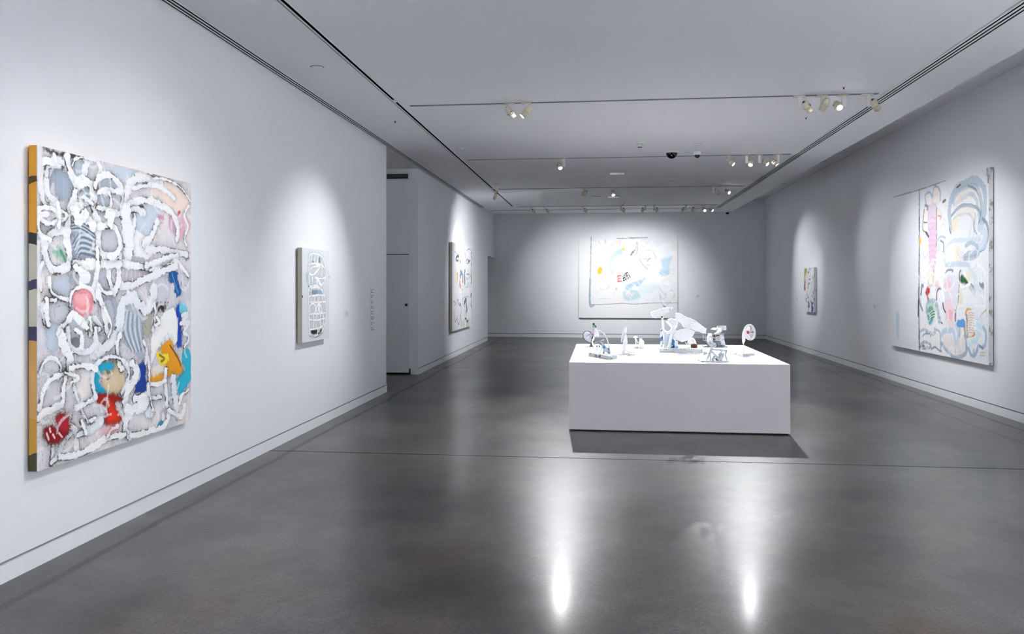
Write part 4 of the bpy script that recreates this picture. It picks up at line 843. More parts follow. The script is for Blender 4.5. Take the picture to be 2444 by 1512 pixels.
# ---- 5: large painting on the right wall
c5 = make_canvas([(2123, 467), (2360, 404), (2357, 870), (2123, 823)], 'R', .065, 400, 360, (232, 236, 240))
S = c5.stroke; P_ = c5.fill; c5.wash((222, 230, 238), .6, .45, .62, 1.5, 1.5); c5.wash((240, 238, 236), .5, .5, .62, 1.2, 1.2)
KT, KU, KL = crop(2180, 400, 6.3), crop(2180, 630, 5.815), crop(2100, 390, 3.024)
c5.map = KL; BL = (166, 186, 202); DB = (112, 130, 148); PB = (206, 220, 232)
P_([(70, 240), (283, 190), (285, 1340), (70, 1300)], (226, 232, 236), a=.75, soft=.03, streak=.12, sm=0); P_([(120, 1080), (140, 1080), (136, 1240), (122, 1240)], (176, 204, 224), a=.7, soft=.05)
S([(288, 186), (287, 600), (285, 1000), (288, 1350)], .032, (64, 66, 72), a=.9, rag=.7); S([(280, 900), (284, 1340)], .03, (90, 96, 106), a=.6, rag=.9)
S([(100, 232), (280, 188), (480, 124)], .018, (130, 136, 144), a=.8, dry=.2)
S([(775, 55), (780, 100), (782, 150)], .03, (30, 30, 34), a=.8, dry=.25); P_([(768, 70), (785, 60), (785, 100), (770, 105)], (150, 180, 194), a=.9, soft=.02)
for q, w_, c_, a_ in (([(515, 480), (505, 360), (520, 260), (560, 180), (640, 140), (690, 130), (740, 170), (760, 260), (750, 400), (720, 480)], .1, BL, .75), ([(530, 280), (580, 200), (680, 170), (720, 230), (735, 340), (720, 440)], .07, BL, .8), ([(640, 170), (700, 210), (730, 330), (712, 450)], .035, DB, .8), ([(540, 300), (610, 250), (660, 230), (700, 280), (715, 400)], .06, (184, 202, 216), .8),
                  ([(520, 380), (580, 320), (640, 310), (700, 330), (720, 360)], .05, (140, 160, 178), .85), ([(530, 410), (570, 380), (630, 370), (670, 400), (680, 500)], .03, BL, .7), ([(740, 410), (770, 450), (780, 530), (750, 620), (710, 640)], .05, (120, 140, 158), .85), ([(720, 470), (760, 520), (750, 590), (700, 620)], .12, PB, .8), ([(505, 470), (515, 510)], .025, DB, .9),
                  ([(560, 180), (585, 160)], .03, (60, 64, 72), .9), ([(480, 740), (465, 690), (475, 620), (520, 570), (600, 560), (720, 560)], .06, PB, .8), ([(620, 600), (660, 580), (700, 610), (710, 660), (660, 690), (620, 690)], .06, BL, .75), ([(610, 690), (640, 660), (690, 660)], .08, (150, 172, 190), .7), ([(480, 740), (560, 730), (650, 740)], .07, (180, 200, 214), .7), ([(660, 450), (640, 560)], .03, PB, .7), ([(690, 370), (680, 470), (700, 520)], .025, (150, 160, 170), .8)): S(q, w_, c_, a=a_, rag=.3, h=.001, dry=.06)
for q in ([(540, 300), (560, 230), (650, 180), (640, 240), (560, 310)], [(700, 200), (720, 220), (735, 320), (720, 330)], [(560, 350), (640, 320), (690, 350), (680, 420), (640, 380), (560, 400)]): P_(q, (240, 230, 220), a=.6, soft=.05)
P_([(525, 420), (565, 400), (560, 470), (530, 500)], (244, 224, 180), a=.7, soft=.06); P_([(545, 630), (580, 610), (570, 700), (550, 690)], (246, 226, 186), a=.7, soft=.06)
# long pink form
P_([(352, 340), (375, 300), (410, 310), (414, 480), (410, 640), (390, 775), (368, 760), (356, 560)], (226, 204, 220), a=.95, soft=.03, halo=.45, hc=(60, 54, 66), streak=.2); P_([(356, 470), (405, 460), (410, 560), (395, 760), (370, 740)], (222, 184, 208), a=.7, soft=.04)
for k in range(9): S([(358, 400+k*40), (385, 390+k*40), (408, 402+k*40)], .022, (212, 176, 204), a=.6, dry=.1)
for q in ([(385, 230), (410, 170), (436, 200), (438, 260), (415, 290), (390, 280)], [(338, 260), (355, 210), (378, 230), (378, 290), (345, 300)], [(318, 340), (345, 310), (352, 400), (345, 490), (318, 490), (320, 420)], [(418, 340), (450, 380), (455, 440), (420, 480)]): P_(q, (244, 230, 222), a=.85, soft=.03, halo=.35, hc=(110, 122, 138))
for q, w_, c_ in (([(340, 300), (330, 230), (365, 205), (380, 240)], .035, BL), ([(385, 240), (392, 180), (415, 165), (438, 200), (440, 270)], .035, BL), ([(325, 330), (312, 470), (345, 500), (355, 530)], .02, (40, 42, 48)), ([(415, 320), (414, 480), (410, 600)], .015, (50, 46, 56)), ([(330, 300), (350, 310), (345, 330)], .04, DB), ([(320, 425), (345, 425)], .02, (60, 60, 68)), ([(335, 500), (355, 530)], .04, (40, 42, 48)), ([(420, 560), (440, 530), (475, 540)], .03, BL),
                  ([(440, 560), (462, 580), (462, 640)], .03, DB), ([(310, 640), (330, 680), (350, 640)], .02, (190, 200, 210)), ([(460, 280), (475, 268)], .04, (40, 40, 46)), ([(425, 380), (445, 385), (440, 405)], .03, (216, 140, 130)), ([(425, 590), (425, 640)], .05, PB)): S(q, w_, c_, a=.85, rag=.3, h=.001)
P_([(288, 535), (302, 545), (302, 570), (288, 580)], (244, 190, 60), soft=.02)
c5.map = KU
P_([(205, 170), (240, 110), (280, 120), (275, 260), (245, 300), (215, 270)], (246, 230, 208), a=.95, soft=.02, halo=.6); P_([(245, 40), (285, 0), (290, 60), (262, 100)], (214, 160, 186), soft=.02)
P_([(175, 400), (200, 315), (228, 340), (228, 400), (205, 440), (222, 500), (205, 505), (195, 450)], (200, 30, 40), soft=.015, halo=.3); P_([(650, 210), (670, 150), (760, 260), (740, 290), (660, 275)], (10, 92, 36), soft=.015, halo=.4)
P_([(310, 270), (350, 240), (385, 330), (340, 360), (315, 370)], (240, 202, 208), a=.8, soft=.03)
P_([(190, 640), (210, 560), (260, 545), (300, 580), (300, 700), (240, 830), (200, 760)], (84, 160, 132), a=.95, soft=.03, streak=.35, halo=.4, hc=(60, 80, 100)); P_([(200, 750), (280, 740), (290, 790), (230, 830)], (64, 172, 196), a=.8, soft=.04)
S([(190, 660), (200, 560), (260, 515), (330, 570), (350, 700), (360, 790)], .09, (150, 174, 192), a=.75); S([(205, 590), (260, 560), (295, 610)], .05, (206, 220, 206), a=.7)
for k in range(6): S([(225, 690+k*18), (270, 650+k*18), (300, 640+k*20)], .018, (30, 110, 84) if k % 2 else (212, 226, 206), a=.8)
P_([(440, 220), (620, 200), (620, 420), (600, 640), (580, 830), (520, 890), (460, 860), (445, 640), (440, 430)], (222, 222, 230), a=.9, soft=.04, halo=.3, hc=(150, 165, 180), streak=.2)
P_([(445, 230), (520, 240), (510, 370), (460, 400)], (238, 190, 200), a=.7, soft=.05, streak=.4); P_([(450, 530), (550, 540), (550, 760), (520, 840), (470, 800)], (242, 196, 206), a=.85, soft=.05); S([(520, 650), (515, 760)], .07, (244, 172, 186), a=.7)
for k in range(5): S([(450, 560+k*22), (500, 540+k*22), (550, 570+k*20)], .018, (240, 218, 222), a=.8)
for q, w_, c_, a_ in (([(325, 500), (330, 400), (360, 345), (395, 350)], .03, (60, 66, 74), .85), ([(410, 520), (420, 610), (445, 670)], .035, (50, 44, 54), .9), ([(380, 250), (400, 350), (425, 480), (410, 520)], .04, WH, .9), ([(370, 740), (380, 800), (405, 830)], .025, (60, 66, 74), .8), ([(640, 180), (635, 330), (620, 520), (590, 660), (585, 800)], .022, (70, 66, 74), .8), ([(580, 650), (582, 790)], .03, (146, 70, 80), .8),
                      ([(440, 130), (490, 90), (550, 95), (540, 115)], .03, (90, 84, 96), .7), ([(110, 420), (125, 300), (140, 310)], .05, (90, 90, 104), .8), ([(85, 470), (100, 560), (130, 640)], .05, (110, 112, 124), .75), ([(75, 500), (70, 720)], .035, (40, 42, 48), .9), ([(150, 640), (130, 480), (160, 330), (250, 60)], .03, WH, .9),
                      ([(100, 930), (160, 910), (240, 960), (300, 960), (300, 900)], .05, (160, 180, 196), .8), ([(130, 1000), (170, 965), (230, 970), (240, 1000)], .03, DB, .8), ([(100, 1120), (160, 1080), (220, 1100), (240, 1150), (120, 1170)], .05, (140, 162, 180), .8), ([(100, 1150), (150, 1130), (180, 1170)], .03, (60, 66, 74), .8), ([(320, 910), (370, 950), (380, 1100), (380, 1180)], .035, (160, 178, 194), .8), ([(250, 1180), (300, 1150), (350, 1190), (390, 1210)], .03, DB, .8),
                      ([(400, 980), (420, 940), (500, 920), (560, 960), (580, 1240)], .08, (186, 206, 220), .8), ([(390, 1100), (450, 1180), (500, 1230), (560, 1290), (640, 1280), (720, 1230), (730, 1140)], .06, (150, 174, 192), .85), ([(600, 850), (620, 1000), (600, 1150)], .08, (186, 206, 220), .8), ([(640, 880), (640, 1000)], .05, (120, 150, 176), .6), ([(700, 860), (720, 1000), (730, 1140), (760, 1180), (800, 1260), (850, 1250), (890, 1130)], .055, (150, 174, 194), .85), ([(940, 1160), (980, 1120), (995, 960), (960, 880)], .05, (160, 182, 200), .85), ([(900, 1130), (950, 1165)], .035, DB, .8),
                      ([(740, 720), (745, 880), (745, 1010)], .04, (40, 34, 40), .9), ([(720, 700), (740, 640), (790, 640)], .035, (212, 150, 60), .9), ([(712, 810), (712, 880), (705, 1010)], .035, (206, 150, 70), .8), ([(750, 1010), (840, 985), (828, 940)], .03, (196, 130, 60), .9), ([(620, 830), (690, 830)], .1, (60, 150, 214), .9), ([(800, 330), (840, 390)], .1, (120, 122, 136), .8), ([(920, 290), (950, 340), (955, 300)], .06, (110, 112, 128), .8),
                      ([(690, 340), (760, 310), (800, 330), (850, 460)], .04, (190, 204, 214), .8), ([(770, 80), (850, 200), (870, 330), (960, 420)], .1, (210, 222, 230), .7), ([(660, 100), (640, 130), (640, 220)], .03, (50, 50, 60), .8), ([(650, 350), (660, 500), (620, 600)], .08, (228, 220, 190), .8), ([(700, 130), (780, 270), (740, 310)], .045, WH, .95), ([(650, 280), (680, 330), (760, 300)], .035, WH, .9), ([(840, 580), (980, 600)], .03, WH, .9), ([(900, 40), (980, 150), (980, 700)], .03, WH, .7), ([(920, 740), (940, 700), (1000, 640)], .025, (214, 170, 150), .7), ([(915, 1220), (970, 1220)], .02, (206, 190, 140), .9), ([(920, 1260), (970, 1265)], .02, (206, 190, 140), .9), ([(830, 1180), (830, 1230)], .035, (150, 150, 120), .6)): S(q, w_, c_, a=a_, rag=.3, h=.001)
P_([(750, 700), (780, 650), (830, 680), (840, 760), (830, 960), (760, 1000)], (240, 230, 216), a=.95, soft=.02, streak=.25)
for k in range(9): S([(755, 690+k*34), (790, 676+k*34), (832, 690+k*34)], .014, (190, 160, 150), a=.7)
P_([(850, 780), (940, 760), (940, 900), (890, 1080), (800, 1115), (740, 1080), (860, 1000)], (198, 224, 232), a=.85, soft=.04, streak=.2); P_([(440, 1000), (560, 1000), (565, 1200), (500, 1200), (420, 1120)], (232, 226, 220), a=.8, soft=.04); P_([(620, 1060), (700, 1030), (700, 1200), (590, 1260), (585, 1160)], (228, 220, 216), a=.8, soft=.04)
P_([(720, 120), (790, 120), (790, 220), (760, 250)], (232, 228, 204), a=.8, soft=.03); P_([(700, 370), (850, 360), (960, 460), (940, 600), (760, 580), (680, 520)], (236, 240, 240), a=.7, soft=.05)
random.seed(15); c5.scribble(110, (c5.w*.33, .1, c5.w, c5.h*.97), .009, (120, 132, 148), .4, .2, 1.2); c5.scribble(60, (c5.w*.33, c5.h*.45, c5.w, c5.h*.97), .03, WH, .7, .3, 3.)
put_up(c5, 'largest painting, bare left panel and blue-grey loops, on the right wall', .05, M_EDGEW)

# ---- 6: small painting on the right wall
c6 = make_canvas([(1919, 639), (1942, 637.4), (1942.6, 745), (1918.5, 742.4)], 'R', .065, 150, 190, (236, 238, 240))
c6.map = crop(1905, 630, 12.1); S = c6.stroke; P_ = c6.fill
c6.wash((214, 224, 230), .7, .45, .6, 4, 4)
P_([(175, 190), (205, 125), (245, 140), (245, 220), (215, 300), (205, 480), (175, 480)], (196, 168, 84), soft=.015, halo=.5, streak=.3); P_([(205, 150), (240, 140), (240, 215), (215, 200)], (140, 156, 78), soft=.02); P_([(190, 330), (212, 330), (210, 480), (182, 470)], (216, 196, 170), soft=.02)
P_([(172, 600), (190, 500), (208, 490), (205, 640), (200, 725), (175, 715)], (150, 22, 34), soft=.015, halo=.6); S([(185, 620), (190, 700)], .03, (206, 80, 70), a=.8)
P_([(385, 1150), (415, 1150), (410, 1385), (382, 1380)], (50, 130, 190), soft=.01); P_([(412, 1200), (440, 1230), (440, 1320), (405, 1385)], (24, 40, 140), soft=.015)
P_([(290, 820), (350, 830), (400, 870), (350, 890)], (244, 238, 230), soft=.02); P_([(270, 260), (400, 230), (400, 400), (280, 420)], (242, 232, 226), a=.7, soft=.04)
for q, w_, c_ in (([(285, 945), (290, 960)], .05, (26, 26, 30)), ([(290, 1080), (300, 1100)], .05, (26, 26, 30)), ([(310, 1140), (318, 1160)], .06, (26, 26, 30)), ([(285, 1190), (290, 1240)], .05, (30, 30, 34)), ([(320, 1190), (318, 1220)], .06, (26, 26, 30)), ([(370, 1050), (380, 1100), (430, 1120), (440, 1080)], .05, (50, 58, 90)), ([(435, 780), (440, 820)], .05, (40, 42, 48)), ([(225, 990), (235, 1070)], .05, (110, 130, 160)), ([(280, 640), (290, 560), (330, 540)], .04, (130, 150, 166)),
                  ([(285, 660), (285, 670)], .05, (50, 60, 70)), ([(320, 160), (340, 120), (350, 170)], .03, (120, 124, 130)), ([(280, 230), (310, 220)], .04, (110, 120, 136)), ([(320, 430), (345, 425)], .03, (60, 64, 70)), ([(420, 330), (430, 420)], .04, (180, 160, 140)), ([(400, 880), (430, 930)], .04, (150, 166, 178)), ([(460, 1100), (470, 1200)], .06, (150, 146, 136)), ([(295, 1270), (300, 1340)], .03, (80, 84, 90))): S(q, w_, c_, a=.9, rag=.5, h=.001)
random.seed(18); c6.scribble(110, (c6.w*.2, .1, c6.w, c6.h*.9), .008, (120, 136, 150), .6, .07, 3.)
put_up(c6, 'small upright painting with red and ochre marks near the back of the right wall', .055, M_EDGEW)

# ------------------------------------------------------------------ plinth
PX0, PX1, PY0, PY1 = -.335, 1.965, 8.43, 11.085
bm = B(); box(bm, PX0, PX1, PY0, PY1, .012, PT, .003)
pl = thing('display_plinth', 'wide low white plinth in the middle of the floor carrying the small sculptures', 'plinth', ((PX0+PX1)/2, (PY0+PY1)/2, 0))
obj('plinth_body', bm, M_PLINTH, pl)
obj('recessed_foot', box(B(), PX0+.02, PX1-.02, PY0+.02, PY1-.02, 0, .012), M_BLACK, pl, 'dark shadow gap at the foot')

# ------------------------------------------------------------------ small sculptures on the plinth
G_S = 'small painted sculptures on the plinth'
KF1, KF2, KF3 = crop(1385, 760, 14.4), crop(1545, 725, 12.093), crop(1660, 765, 14.4)
class At:
    """positions on an upright plane of the sculpture, read off the photograph"""
    def __init__(s, k, y): s.k, s.y = k, y
    def __call__(s, pts, dy=0.): return [on_y(*s.k(p), s.y+dy) for p in pts]
    def one(s, p, dy=0.): return on_y(*s.k(p), s.y+dy)
def base_slab(name, root, corners, z0, z1, mat, amp=.004):
    """rough slab from four floor corners"""
    bm = B(); n = 12; rings = []
    P = []
    for i in range(4):
        a, b = Vector(corners[i]), Vector(corners[(i+1) % 4])
        for k in range(n): P.append(a.lerp(b, k/n))
    c = sum(P, Vector())/len(P)
    for z, s in ((z0, 1), (z0+(z1-z0)*.15, 1.0), (z1-(z1-z0)*.15, 1.), (z1, .985)):
        rings.append([bm.verts.new((c.x+(p.x-c.x)*s+random.uniform(-amp, amp), c.y+(p.y-c.y)*s+random.uniform(-amp, amp), z+(random.uniform(-amp, amp)*.4 if z > z0 else 0))) for p in P])
    for a, b in zip(rings, rings[1:]):
        for i in range(len(P)):
            j = (i+1) % len(P); bm.faces.new((a[i], a[j], b[j], b[i]))
    bm.faces.new(rings[0]); bm.faces.new(rings[-1])
    return obj(name, bm, mat, root)
def tb(at, pts, r, dy=0., n=8, sm=5):
    P = at(pts, dy)
    if len(P) > 2: P = [Vector(p) for p in smooth_pts([tuple(p) for p in P], sm)]
    return tube(B(), P, r, n)
def pf(at, pts, d, dy=0., amp=.002): return puff(B(), at(pts), at.y+dy, d, amp)
def sb(at, pts, d, dy=0., amp=.0025, step=.02): return slab(B(), at(pts), at.y+dy-d/2, at.y+dy+d/2, amp, step)
random.seed(21)
# -- wheel and green bottle piece, back left
a = At(KF1, 10.62)
root = thing('sculpture', 'small sculpture with a pale spoked wheel and a green-topped bottle at the back left', 'sculpture', (-.10, 10.62, PT), 0, G_S)
bm = B(); box(bm, *(lambda p, q: (p.x, q.x))(a.one((320, 965)), a.one((450, 965))), 10.55, 10.70, PT+.0004, PT+.022, .003); obj('foot', bm, M_GREEN, root, 'dark green foot')
obj('upright', tube(B(), [a.one((385, 940)), a.one((372, 860)), a.one((395, 740)), a.one((430, 640)), a.one((450, 540))], .010, 8), M_GREEN, root)
rim = [(95, 560), (130, 470), (220, 415), (320, 440), (390, 510), (435, 620), (430, 760), (390, 830), (300, 820), (195, 755), (120, 670)]
obj('wheel_disc', sb(a, [tuple(p) for p in smooth_pts(rim, 4, True)], .012, .02, .0), plain('milky disc', (224, 230, 238), .5, .05, 30.), root)
obj('wheel_rim', tube(B(), [Vector(p) for p in a([tuple(p) for p in smooth_pts(rim, 5, True)], .012)], .0055, 8, closed=True), M_RIM, root, 'dark thin rim')
obj('spoke', tb(a, [(262, 610), (340, 555), (425, 480)], .006, 0), M_GREYP, root); obj('spoke', tb(a, [(270, 630), (340, 690), (410, 760)], .006, 0), M_GREYP, root)
obj('hub', puff(B(), a([(225, 600), (260, 580), (290, 610), (280, 650), (240, 650)]), 10.61, .04, .001), M_PLASTER, root)
obj('bottle_neck', pf(a, [(430, 150), (488, 140), (500, 200), (560, 262), (528, 318), (455, 330), (425, 250)], .05), M_GREEN, root, 'green glazed top')
obj('bottle_body', pf(a, [(428, 270), (470, 300), (540, 320), (575, 400), (610, 450), (645, 560), (600, 620), (560, 600), (470, 620), (445, 500), (428, 395)], .09, 0, .004), M_PINK, root)
obj('curved_strip', tube(B(), [Vector(q) for q in smooth_pts([tuple(a.one(p, d_)) for p, d_ in (((440, 590), 0), ((468, 650), -.05), ((440, 720), -.1), ((412, 800), -.16), ((440, 900), -.28), ((500, 975), -.40), ((560, 1010), -.52))], 4)], .011, 10), M_PLASTER, root)
for p in ((462, 790), (486, 860), (545, 955), (590, 950), (655, 950)): obj('bead', puff(B(), a([(p[0]-20, p[1]-34), (p[0]+16, p[1]-30), (p[0]+22, p[1]+24), (p[0]-12, p[1]+30)], -.30), a.y-.30, .02), M_GREEN, root)
obj('side_knob', pf(a, [(420, 600), (450, 590), (445, 680), (425, 690)], .03, -.02), M_DARKBAR, root)
# -- arched piece on a whitewashed block, front left
A_, B_, C_ = on_z(1404.5, 849.5, PT), on_z(1453, 858, PT), on_z(1473, 855, PT); D_ = A_+C_-B_
cc = (A_+C_)/2; a = At(KF1, cc.y+.02); zt = PT+.042
root = thing('sculpture', 'small sculpture with a thin white arch and blue cloth on a chipped block, front left', 'sculpture', (cc.x, cc.y, PT), 0, G_S)
base_slab('wood_block', root, [A_, B_, C_, D_], PT, zt, M_WOODY, .003)
obj('arch', tb(a, [(590, 412), (650, 420), (740, 462), (830, 545), (890, 640), (940, 770), (980, 930), (1010, 1060), (1038, 1225)], [.008]*0 or .0075), M_PLASTER, root)
obj('draped_cloth', pf(a, [(690, 800), (730, 790), (800, 855), (900, 960), (990, 1035), (1015, 1215), (960, 1180), (870, 1140), (790, 1215), (785, 1000), (690, 905)], .05, 0, .004), M_BLUEW, root, 'blue and white cloth form')
for q in ([(605, 990), (570, 1090), (535, 1200)], [(765, 945), (710, 1080), (655, 1222)], [(800, 1080), (775, 1222)]): obj('leg', tb(a, q, .0045, -.01), M_GREYP, root)
obj('twig', tb(a, [(500, 822), (600, 795), (690, 770), (800, 722), (830, 716)], .003), M_PLASTER, root); obj('twig', tb(a, [(690, 772), (790, 700)], .0025), M_PLASTER, root); obj('twig', tb(a, [(740, 750), (830, 770)], .0025), M_PLASTER, root)
obj('dark_wedge', pf(a, [(690, 835), (660, 900), (635, 965), (650, 880)], .025), M_GREEN, root); obj('dark_knot', pf(a, [(965, 1030), (995, 1030), (1000, 1070), (970, 1060)], .03, -.02), M_DARKBAR, root)
# -- slender standing piece
a = At(KF1, 9.45)
root = thing('sculpture', 'slender all-white standing sculpture with a curved blade, second from the left front', 'sculpture', (.30, 9.45, PT), 0, G_S)
l, r_ = on_z(1476, 845.5, PT), on_z(1515, 846.5, PT)
base_slab('thin_base', root, [(l.x, 9.36, 0), (r_.x, 9.36, 0), (r_.x-.01, 9.58, 0), (l.x-.01, 9.58, 0)], PT, PT+.012, M_PLASTER, .002)
obj('torso', pf(a, [(1520, 495), (1565, 500), (1595, 640), (1622, 780), (1600, 900), (1560, 1000), (1535, 1190), (1440, 1205), (1400, 1185), (1440, 1060), (1465, 850), (1480, 680)], .06, 0, .004), M_PLASTER, root)
obj('head', pf(a, [(1545, 370), (1592, 350), (1592, 440), (1560, 500), (1500, 480)], .035, 0, .003), M_PLASTER, root)
obj('blade', tb(a, [(1612, 285), (1540, 330), (1475, 430), (1432, 580), (1418, 700), (1420, 805)], .0065, -.02), M_PLASTER, root)
obj('grey_web', sb(a, [(1500, 480), (1540, 500), (1500, 620), (1450, 720), (1440, 690), (1465, 560)], .012, .01), M_GREYP, root)
obj('leg', tb(a, [(1600, 950), (1625, 1060), (1640, 1185)], .006), M_PLASTER, root); obj('tongue', tb(a, [(1560, 1190), (1700, 1180), (1860, 1160)], .006, -.03), M_PLASTER, root)
# -- tiny bottle and mushroom
a = At(KF1, 10.42)
root = thing('sculpture', 'tiny white sculpture of a jug and a mushroom shape near the back of the plinth', 'sculpture', (.50, 10.42, PT), 0, G_S)
base_slab('block', root, [(.438, 10.34, 0), (.562, 10.34, 0), (.562, 10.50, 0), (.438, 10.50, 0)], PT, PT+.034, M_PLASTER2, .003)
obj('mushroom_cap', pf(a, [(1822, 645), (1850, 610), (1930, 602), (1972, 645), (1930, 662), (1850, 664)], .05, 0, .002), M_PLASTER, root)
obj('stalk', tb(a, [(1890, 655), (1905, 800), (1910, 950)], .006), M_PLASTER, root); obj('strut', tb(a, [(1895, 665), (1985, 845)], .005), M_PLASTER, root)
obj('jug', pf(a, [(2030, 690), (2115, 690), (2112, 745), (2150, 790), (2160, 950), (2020, 950), (2018, 790), (2042, 750)], .06, 0, .003), M_PLASTER, root)
obj('jug_handle', tb(a, [(2125, 740), (2175, 780), (2178, 860), (2150, 900)], .005), M_PLASTER, root)
# -- the large white central piece
a = At(KF2, 9.93); zt = PT+.047
root = thing('sculpture', 'largest white sculpture in the middle, big slanted slab and a hammer-like post', 'sculpture', (.99, 9.93, PT), 0, G_S)
l, r_ = on_z(1574, 840.5, PT), on_z(1677.5, 841.5, PT)
base_slab('plaster_base', root, [(l.x, l.y, 0), (r_.x, r_.y, 0), (r_.x+.01, r_.y+.33, 0), (l.x-.005, l.y+.33, 0)], PT, zt, M_PLASTER2, .004)
obj('post', tb(a, [(428, 360), (445, 560), (475, 900), (500, 1255)], .0125, .02), M_PLASTER, root)
obj('post_joint', pf(a, [(405, 350), (445, 345), (445, 400), (410, 400)], .04, .02), M_DARKBAR, root)
obj('hammer_block', sb(a, [(100, 245), (320, 165), (545, 100), (745, 112), (768, 150), (735, 180), (590, 240), (450, 335), (235, 412), (165, 385), (112, 310)], .10, .02, .004, .025), M_PLASTER, root)
obj('hammer_end', sb(a, [(610, 130), (740, 118), (762, 150), (735, 178), (630, 205)], .104, .02, .003), M_GREYP, root, 'greyish worn tip')
obj('slanted_slab', sb(a, [(808, 275), (900, 250), (965, 275), (1050, 340), (1180, 395), (1400, 490), (1560, 605), (1705, 715), (1690, 855), (1570, 830), (1440, 795), (1340, 760), (1130, 700), (1020, 640), (960, 550), (890, 500), (822, 430)], .05, -.01, .006, .02), M_PLASTER, root)
obj('lower_disc', sb(a, [(735, 880), (850, 780), (1000, 738), (1150, 690), (1250, 730), (1362, 780), (1300, 920), (1210, 1010), (1140, 1055), (980, 1085), (870, 1040), (740, 1015)], .05, -.03, .005, .02), M_PLASTER, root)
obj('heart_form', pf(a, [(545, 510), (600, 430), (720, 415), (885, 455), (885, 545), (840, 680), (730, 750), (640, 640)], .09, 0, .004), M_PLASTER, root)
obj('neck_lump', pf(a, [(550, 805), (640, 760), (700, 700), (790, 730), (835, 780), (790, 860), (720, 885), (640, 865), (555, 855)], .09, -.01, .003), M_PLASTER, root)
obj('leg', tb(a, [(700, 850), (660, 1050), (630, 1280)], .020, -.05), M_PLASTER, root)
obj('blue_pillar', pf(a, [(390, 790), (430, 715), (470, 760), (455, 1000), (440, 1250), (385, 1240)], .06, .05, .003), M_DEEPB, root, 'blue and white pillar')
obj('grey_drape', pf(a, [(480, 740), (560, 790), (630, 880), (610, 1100), (580, 1245), (550, 1250), (510, 1180), (485, 940)], .06, .04, .004), M_PLASTER2, root)
bt = a.one((722, 1270), .03); s_ = 9.96/F/12.093
obj('blue_bottle', lathe(B(), [(.03, 0), (.040, .004), (.042, .02), (.042, .07), (.036, .10), (.020, .14), (.018, .19)], Matrix.Translation((bt.x, bt.y, zt-.002)), 24), M_BLUE, root, 'painted blue bottle', True)
obj('small_carton', sb(a, [(785, 1055), (880, 1060), (885, 1265), (775, 1265)], .05, -.02, .002), M_PLASTER, root); obj('carton_stripe', sb(a, [(770, 1215), (888, 1215), (890, 1272), (768, 1272)], .056, -.02, .001), M_SKYBLUE, root, 'sky blue lower band')
obj('speckled_shell', pf(a, [(1178, 1050), (1220, 1000), (1295, 978), (1380, 1030), (1415, 1100), (1412, 1170), (1250, 1180), (1170, 1130)], .08, .03, .003), M_SHELL, root, 'white shell with rusty speckles')
obj('brown_lump', pf(a, [(1255, 1165), (1340, 1140), (1412, 1150), (1455, 1210), (1432, 1275), (1290, 1278), (1235, 1225)], .07, .02, .003), M_BROWN, root, 'brown clay lump')
obj('peg', tb(a, [(1230, 1090), (1240, 1180), (1243, 1290)], .006, -.06), M_PLASTER, root); obj('twig', tb(a, [(1092, 1108), (1150, 1160), (1215, 1215)], .004, -.02), M_PLASTER, root); obj('tail', tb(a, [(1240, 1262), (1140, 1270), (1040, 1275)], .003, -.05), M_DARKBAR, root)
# -- grey bottles with a flag-like top, back right
a = At(KF3, 10.76)
root = thing('sculpture', 'grey sculpture of bottles with a flag-like top on a dark thin base, back right', 'sculpture', (1.53, 10.76, PT), 0, G_S)
obj('dark_base', box(B(), 1.37, 1.68, 10.66, 10.88, PT, PT+.013, .002), M_DGREY, root)
obj('left_bottle', pf(a, [(395, 700), (420, 480), (470, 440), (560, 450), (590, 640), (560, 860), (430, 862)], .10, 0, .003), M_GREYP, root)
obj('right_bottle', pf(a, [(820, 560), (880, 470), (960, 540), (1000, 730), (1012, 862), (860, 868), (820, 760)], .10, 0, .003), M_GREYP, root)
obj('dark_bottle', pf(a, [(690, 740), (760, 690), (840, 720), (860, 864), (700, 866)], .08, -.03, .002), M_DGREY, root)
obj('strap', tb(a, [(380, 690), (400, 780), (440, 855)], .007, -.06), M_RIM, root)
obj('dark_bar', sb(a, [(580, 500), (700, 470), (825, 478), (832, 535), (690, 550), (590, 545)], .05, 0), M_DARKBAR, root, 'dark brown bar')
obj('neck', tb(a, [(680, 470), (720, 430), (800, 395)], .018), M_PINK, root)
obj('head', pf(a, [(745, 200), (830, 185), (905, 200), (920, 290), (870, 400), (740, 412), (740, 300)], .07, 0, .003), M_GREYP, root)
obj('flag', sb(a, [(880, 178), (1062, 180), (1062, 325), (930, 332), (905, 260)], .03, .02), plain('pale grey board', (196, 204, 208), .6, .05), root)
obj('dark_cap', sb(a, [(765, 185), (900, 180), (895, 205), (770, 215)], .075, 0), M_DGREY, root)
obj('wing', sb(a, [(510, 292), (570, 250), (625, 232), (755, 250), (738, 330), (610, 315)], .03, -.01), M_GREYP, root)
